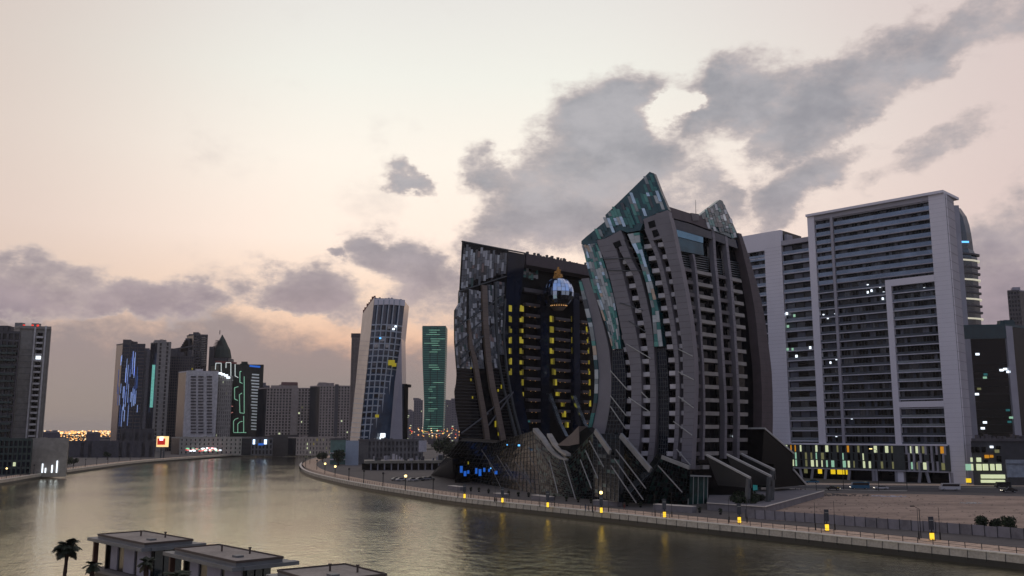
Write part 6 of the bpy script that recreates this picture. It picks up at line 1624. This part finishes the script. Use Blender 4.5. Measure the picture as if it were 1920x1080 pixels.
# people: skinned figures
CL = [mat('clothes_dark', '1b1b22', .9), mat('clothes_light', 'a8a29c', .9), mat('clothes_blue', '2a3850', .9), mat('clothes_red', '5a2420', .9)]
SKIN = mat('skin', '7a5442', .7); HAIR = mat('hair_black', '0c0a09', .8)
def person(label, q, face, cl, group='people on the right promenade', stride=.25, h=1.72):
    t = thing('person', label, 'person', q, group)
    s = h / 1.72; f = Vector((math.cos(face), math.sin(face), 0)); r_ = Vector((f.y, -f.x, 0)); U = Vector((0, 0, 1))
    P_ = lambda a, b_, c: (f * a + r_ * b_ + U * c) * s
    V_ = [(P_(0, 0, .92), .13), (P_(0, 0, 1.15), .125), (P_(0, 0, 1.4), .13), (P_(0, 0, 1.5), .06), (P_(.02, 0, 1.56), .06),
          (P_(0, .1, .88), .09), (P_(stride * .6, .1, .48), .06), (P_(stride, .1, .08), .045), (P_(stride + .14, .1, .04), .035),
          (P_(0, -.1, .88), .09), (P_(-stride * .2, -.1, .48), .06), (P_(-stride, -.1, .08), .045), (P_(-stride + .13, -.1, .04), .035),
          (P_(0, .2, 1.38), .055), (P_(-.08, .25, 1.1), .042), (P_(.04, .24, .86), .032), (P_(.08, .23, .78), .03),
          (P_(0, -.2, 1.38), .055), (P_(.06, -.25, 1.1), .042), (P_(.16, -.24, .88), .032), (P_(.2, -.23, .8), .03)]
    E = [(0, 1), (1, 2), (2, 3), (3, 4), (0, 5), (5, 6), (6, 7), (7, 8), (0, 9), (9, 10), (10, 11), (11, 12), (2, 13), (13, 14), (14, 15), (15, 16), (2, 17), (17, 18), (18, 19), (19, 20)]
    me = bpy.data.meshes.new('body'); me.from_pydata([tuple(v) for v, _ in V_], E, []); o = bpy.data.objects.new('body', me); COL.objects.link(o); o.parent = t
    sk = o.modifiers.new('skin', 'SKIN'); 
    for i, (_, r) in enumerate(V_): me.skin_vertices[0].data[i].radius = (r * s, r * s * .9)
    me.skin_vertices[0].data[0].use_root = True
    ss = o.modifiers.new('sub', 'SUBSURF'); ss.levels = 1; ss.render_levels = 1
    me.materials.append(cl)
    hd = MB(); c = Vector(q) + P_(.02, 0, 1.65); hd.sphere(c, .105 * s, 10, 8, sz=1.2); ho = hd.build('head', SKIN, t, smooth=True)
    MB().sphere(c + U * .03 - f * .02, .112 * s, 10, 8, sz=1.12).build('hair', HAIR, ho, smooth=True)
    return t
pp = [(927, 944, 0, 'person in dark clothes walking beside a companion, before the podium middle'), (931, 944.5, 0, 'second of the pair in dark clothes, before the podium middle'), (1098, 959, 2, 'person sitting apart at the left of the small group by the globe totem'), (1104, 960.5, 0, 'person in dark clothes in the small group by the globe totem'), (1111, 961, 0, 'middle person of the small group by the globe totem'), (1116, 961.5, 3, 'person in dull red in the small group by the globe totem'),
      (1171, 957, 3, 'person in red-brown clothes alone below the slanted beams'), (1497, 924, 1, 'person in light clothes standing by the dark wing wall'), (1502, 924.5, 3, 'person in dull red by the dark wing wall'), (1506, 925.5, 1, 'person in pale clothes nearest the sandy lot'), (1510, 924, 0, 'person in dark clothes at the right end of the roadside group'), (1492, 925, 0, 'person in dark clothes at the left end of the roadside group')]
for x, y, c_, lb in pp: person(lb, ground(x, y, GZ + .06), random.uniform(0, 6.28), CL[c_])
# rubble on the lot
for i, (x, y, s_, lb) in enumerate([(1572, 929, 5, 'flat grey patch of gravel on the sandy lot, left side'), (1668, 931, 3, 'pale heap of rubble in the middle of the sandy lot'), (1820, 944, 1.6, 'white heap of sacks on the sandy lot at right')]):
    q = ground(x, y); mb = MB()
    for k in range(90 if i == 0 else 50):
        a = random.uniform(0, 6.28); rr_ = random.random() ** .6 * s_; r2 = random.uniform(.15, .5); mb.sphere(q + Vector((math.cos(a) * rr_ * 2, math.sin(a) * rr_, r2 * .2)), r2, 6, 4, sz=.6, jit=.25)
    o = mb.build('rubble_heap', [mat('grey_gravel', '5a5652', .95), PARA, mat('white_sacks', 'b4ada4', .9)][i], kind='stuff'); o['label'] = lb; o['category'] = 'rubble'
mb = MB()
for k in range(420):
    x = random.uniform(1470, 1920); y = random.uniform(929, 960 + (x - 1470) * .07); q = ground(x, y); r2 = random.uniform(.05, .28) * (2 if random.random() < .06 else 1); mb.sphere(q + Vector((0, 0, r2 * .3)), r2, 5, 3, sz=.6, jit=.3)
o = mb.build('stones', mat('lot_stones', '8d8073', .95, var=.4, scale=.3), kind='stuff'); o['label'] = 'scattered stones and clods over the sandy lot'; o['category'] = 'stones'
mb = MB(); inner, outer = offs(RWs, 1.35, GZ + .062), offs(RWs, 10.4, GZ + .062)
acc = 0
for i in range(14, len(inner) - 1):
    L_ = (inner[i + 1] - inner[i]).length; n_ = max(1, int(L_ / 3.2))
    for j in range(n_): a, b2_ = inner[i].lerp(inner[i + 1], j / n_), outer[i].lerp(outer[i + 1], j / n_); mb.bar(a, b2_, .09, .02)
mb.build('paving_joints', mat('paving_joint', '6b5a4c', .9), kind='structure')
# road lamps in front of the podium
for x, y, h_, lb in ((1648, 921, 14, 'tall roadside lamp mast behind the white car'), (1701, 917, 12, 'roadside lamp mast between the white car and the minibus'), (1582, 919, 9, 'roadside mast left of the blue van'), (1531, 925, 4, 'short mast left on the sandy lot')):
    q = ground(x, y); t = thing('road_lamp', lb, 'street lamp', q, 'road lamp masts'); MB().tube(q, q + Vector((0, 0, h_)), .12, 6, r2=.07).build('pole', METAL, t)
    if h_ > 5: MB().bar(q + Vector((0, 0, h_)), q + Vector((-1.6, 0, h_ + .4)), .1, .1).build('arm', METAL, t); MB().box(q.x - 2.4, q.x - 1.5, q.y - .15, q.y + .15, q.z + h_ + .3, q.z + h_ + .5).build('lamp_head', LAMPW if h_ == 14 else METAL, t)
# boat on the far water
q = ground(514, 854.5, 0); t = thing('tour_boat', 'small white boat on the far water near the left bank', 'boat', q)
MB().loft([[q + Vector((x, y_, z)) for x, y_, z in ((-9 * s_, -2 * s_, zz0), (6 * s_, -2 * s_, zz0), (10 * s_, 0, zz0), (6 * s_, 2 * s_, zz0), (-9 * s_, 2 * s_, zz0))] for s_, zz0 in ((.85, 0), (1, 1.2))]).build('hull', PARD, t)
MB().box(q.x - 7, q.x + 3, q.y - 1.5, q.y + 1.5, 1.2, 2.8).build('cabin', WIN, t); MB().box(q.x - 7.5, q.x + 4, q.y - 1.8, q.y + 1.8, 2.8, 3.1).build('cabin_roof', PARA, t)
# ================================================================ AIR
HAZE = True
if HAZE:
    m = bpy.data.materials.new('evening_haze'); m.use_nodes = True; t = m.node_tree; t.nodes.clear()
    o_ = t.nodes.new('ShaderNodeOutputMaterial'); v_ = t.nodes.new('ShaderNodeVolumePrincipled')
    v_.inputs['Color'].default_value = (.9, .86, .86, 1); v_.inputs['Density'].default_value = .00005; v_.inputs['Anisotropy'].default_value = .2
    t.links.new(v_.outputs[0], o_.inputs['Volume'])
    mb = MB(); mb.box(-9500, 9500, -420, 13500, -3.2, 150)
    o = mb.build('haze', m, kind='stuff')
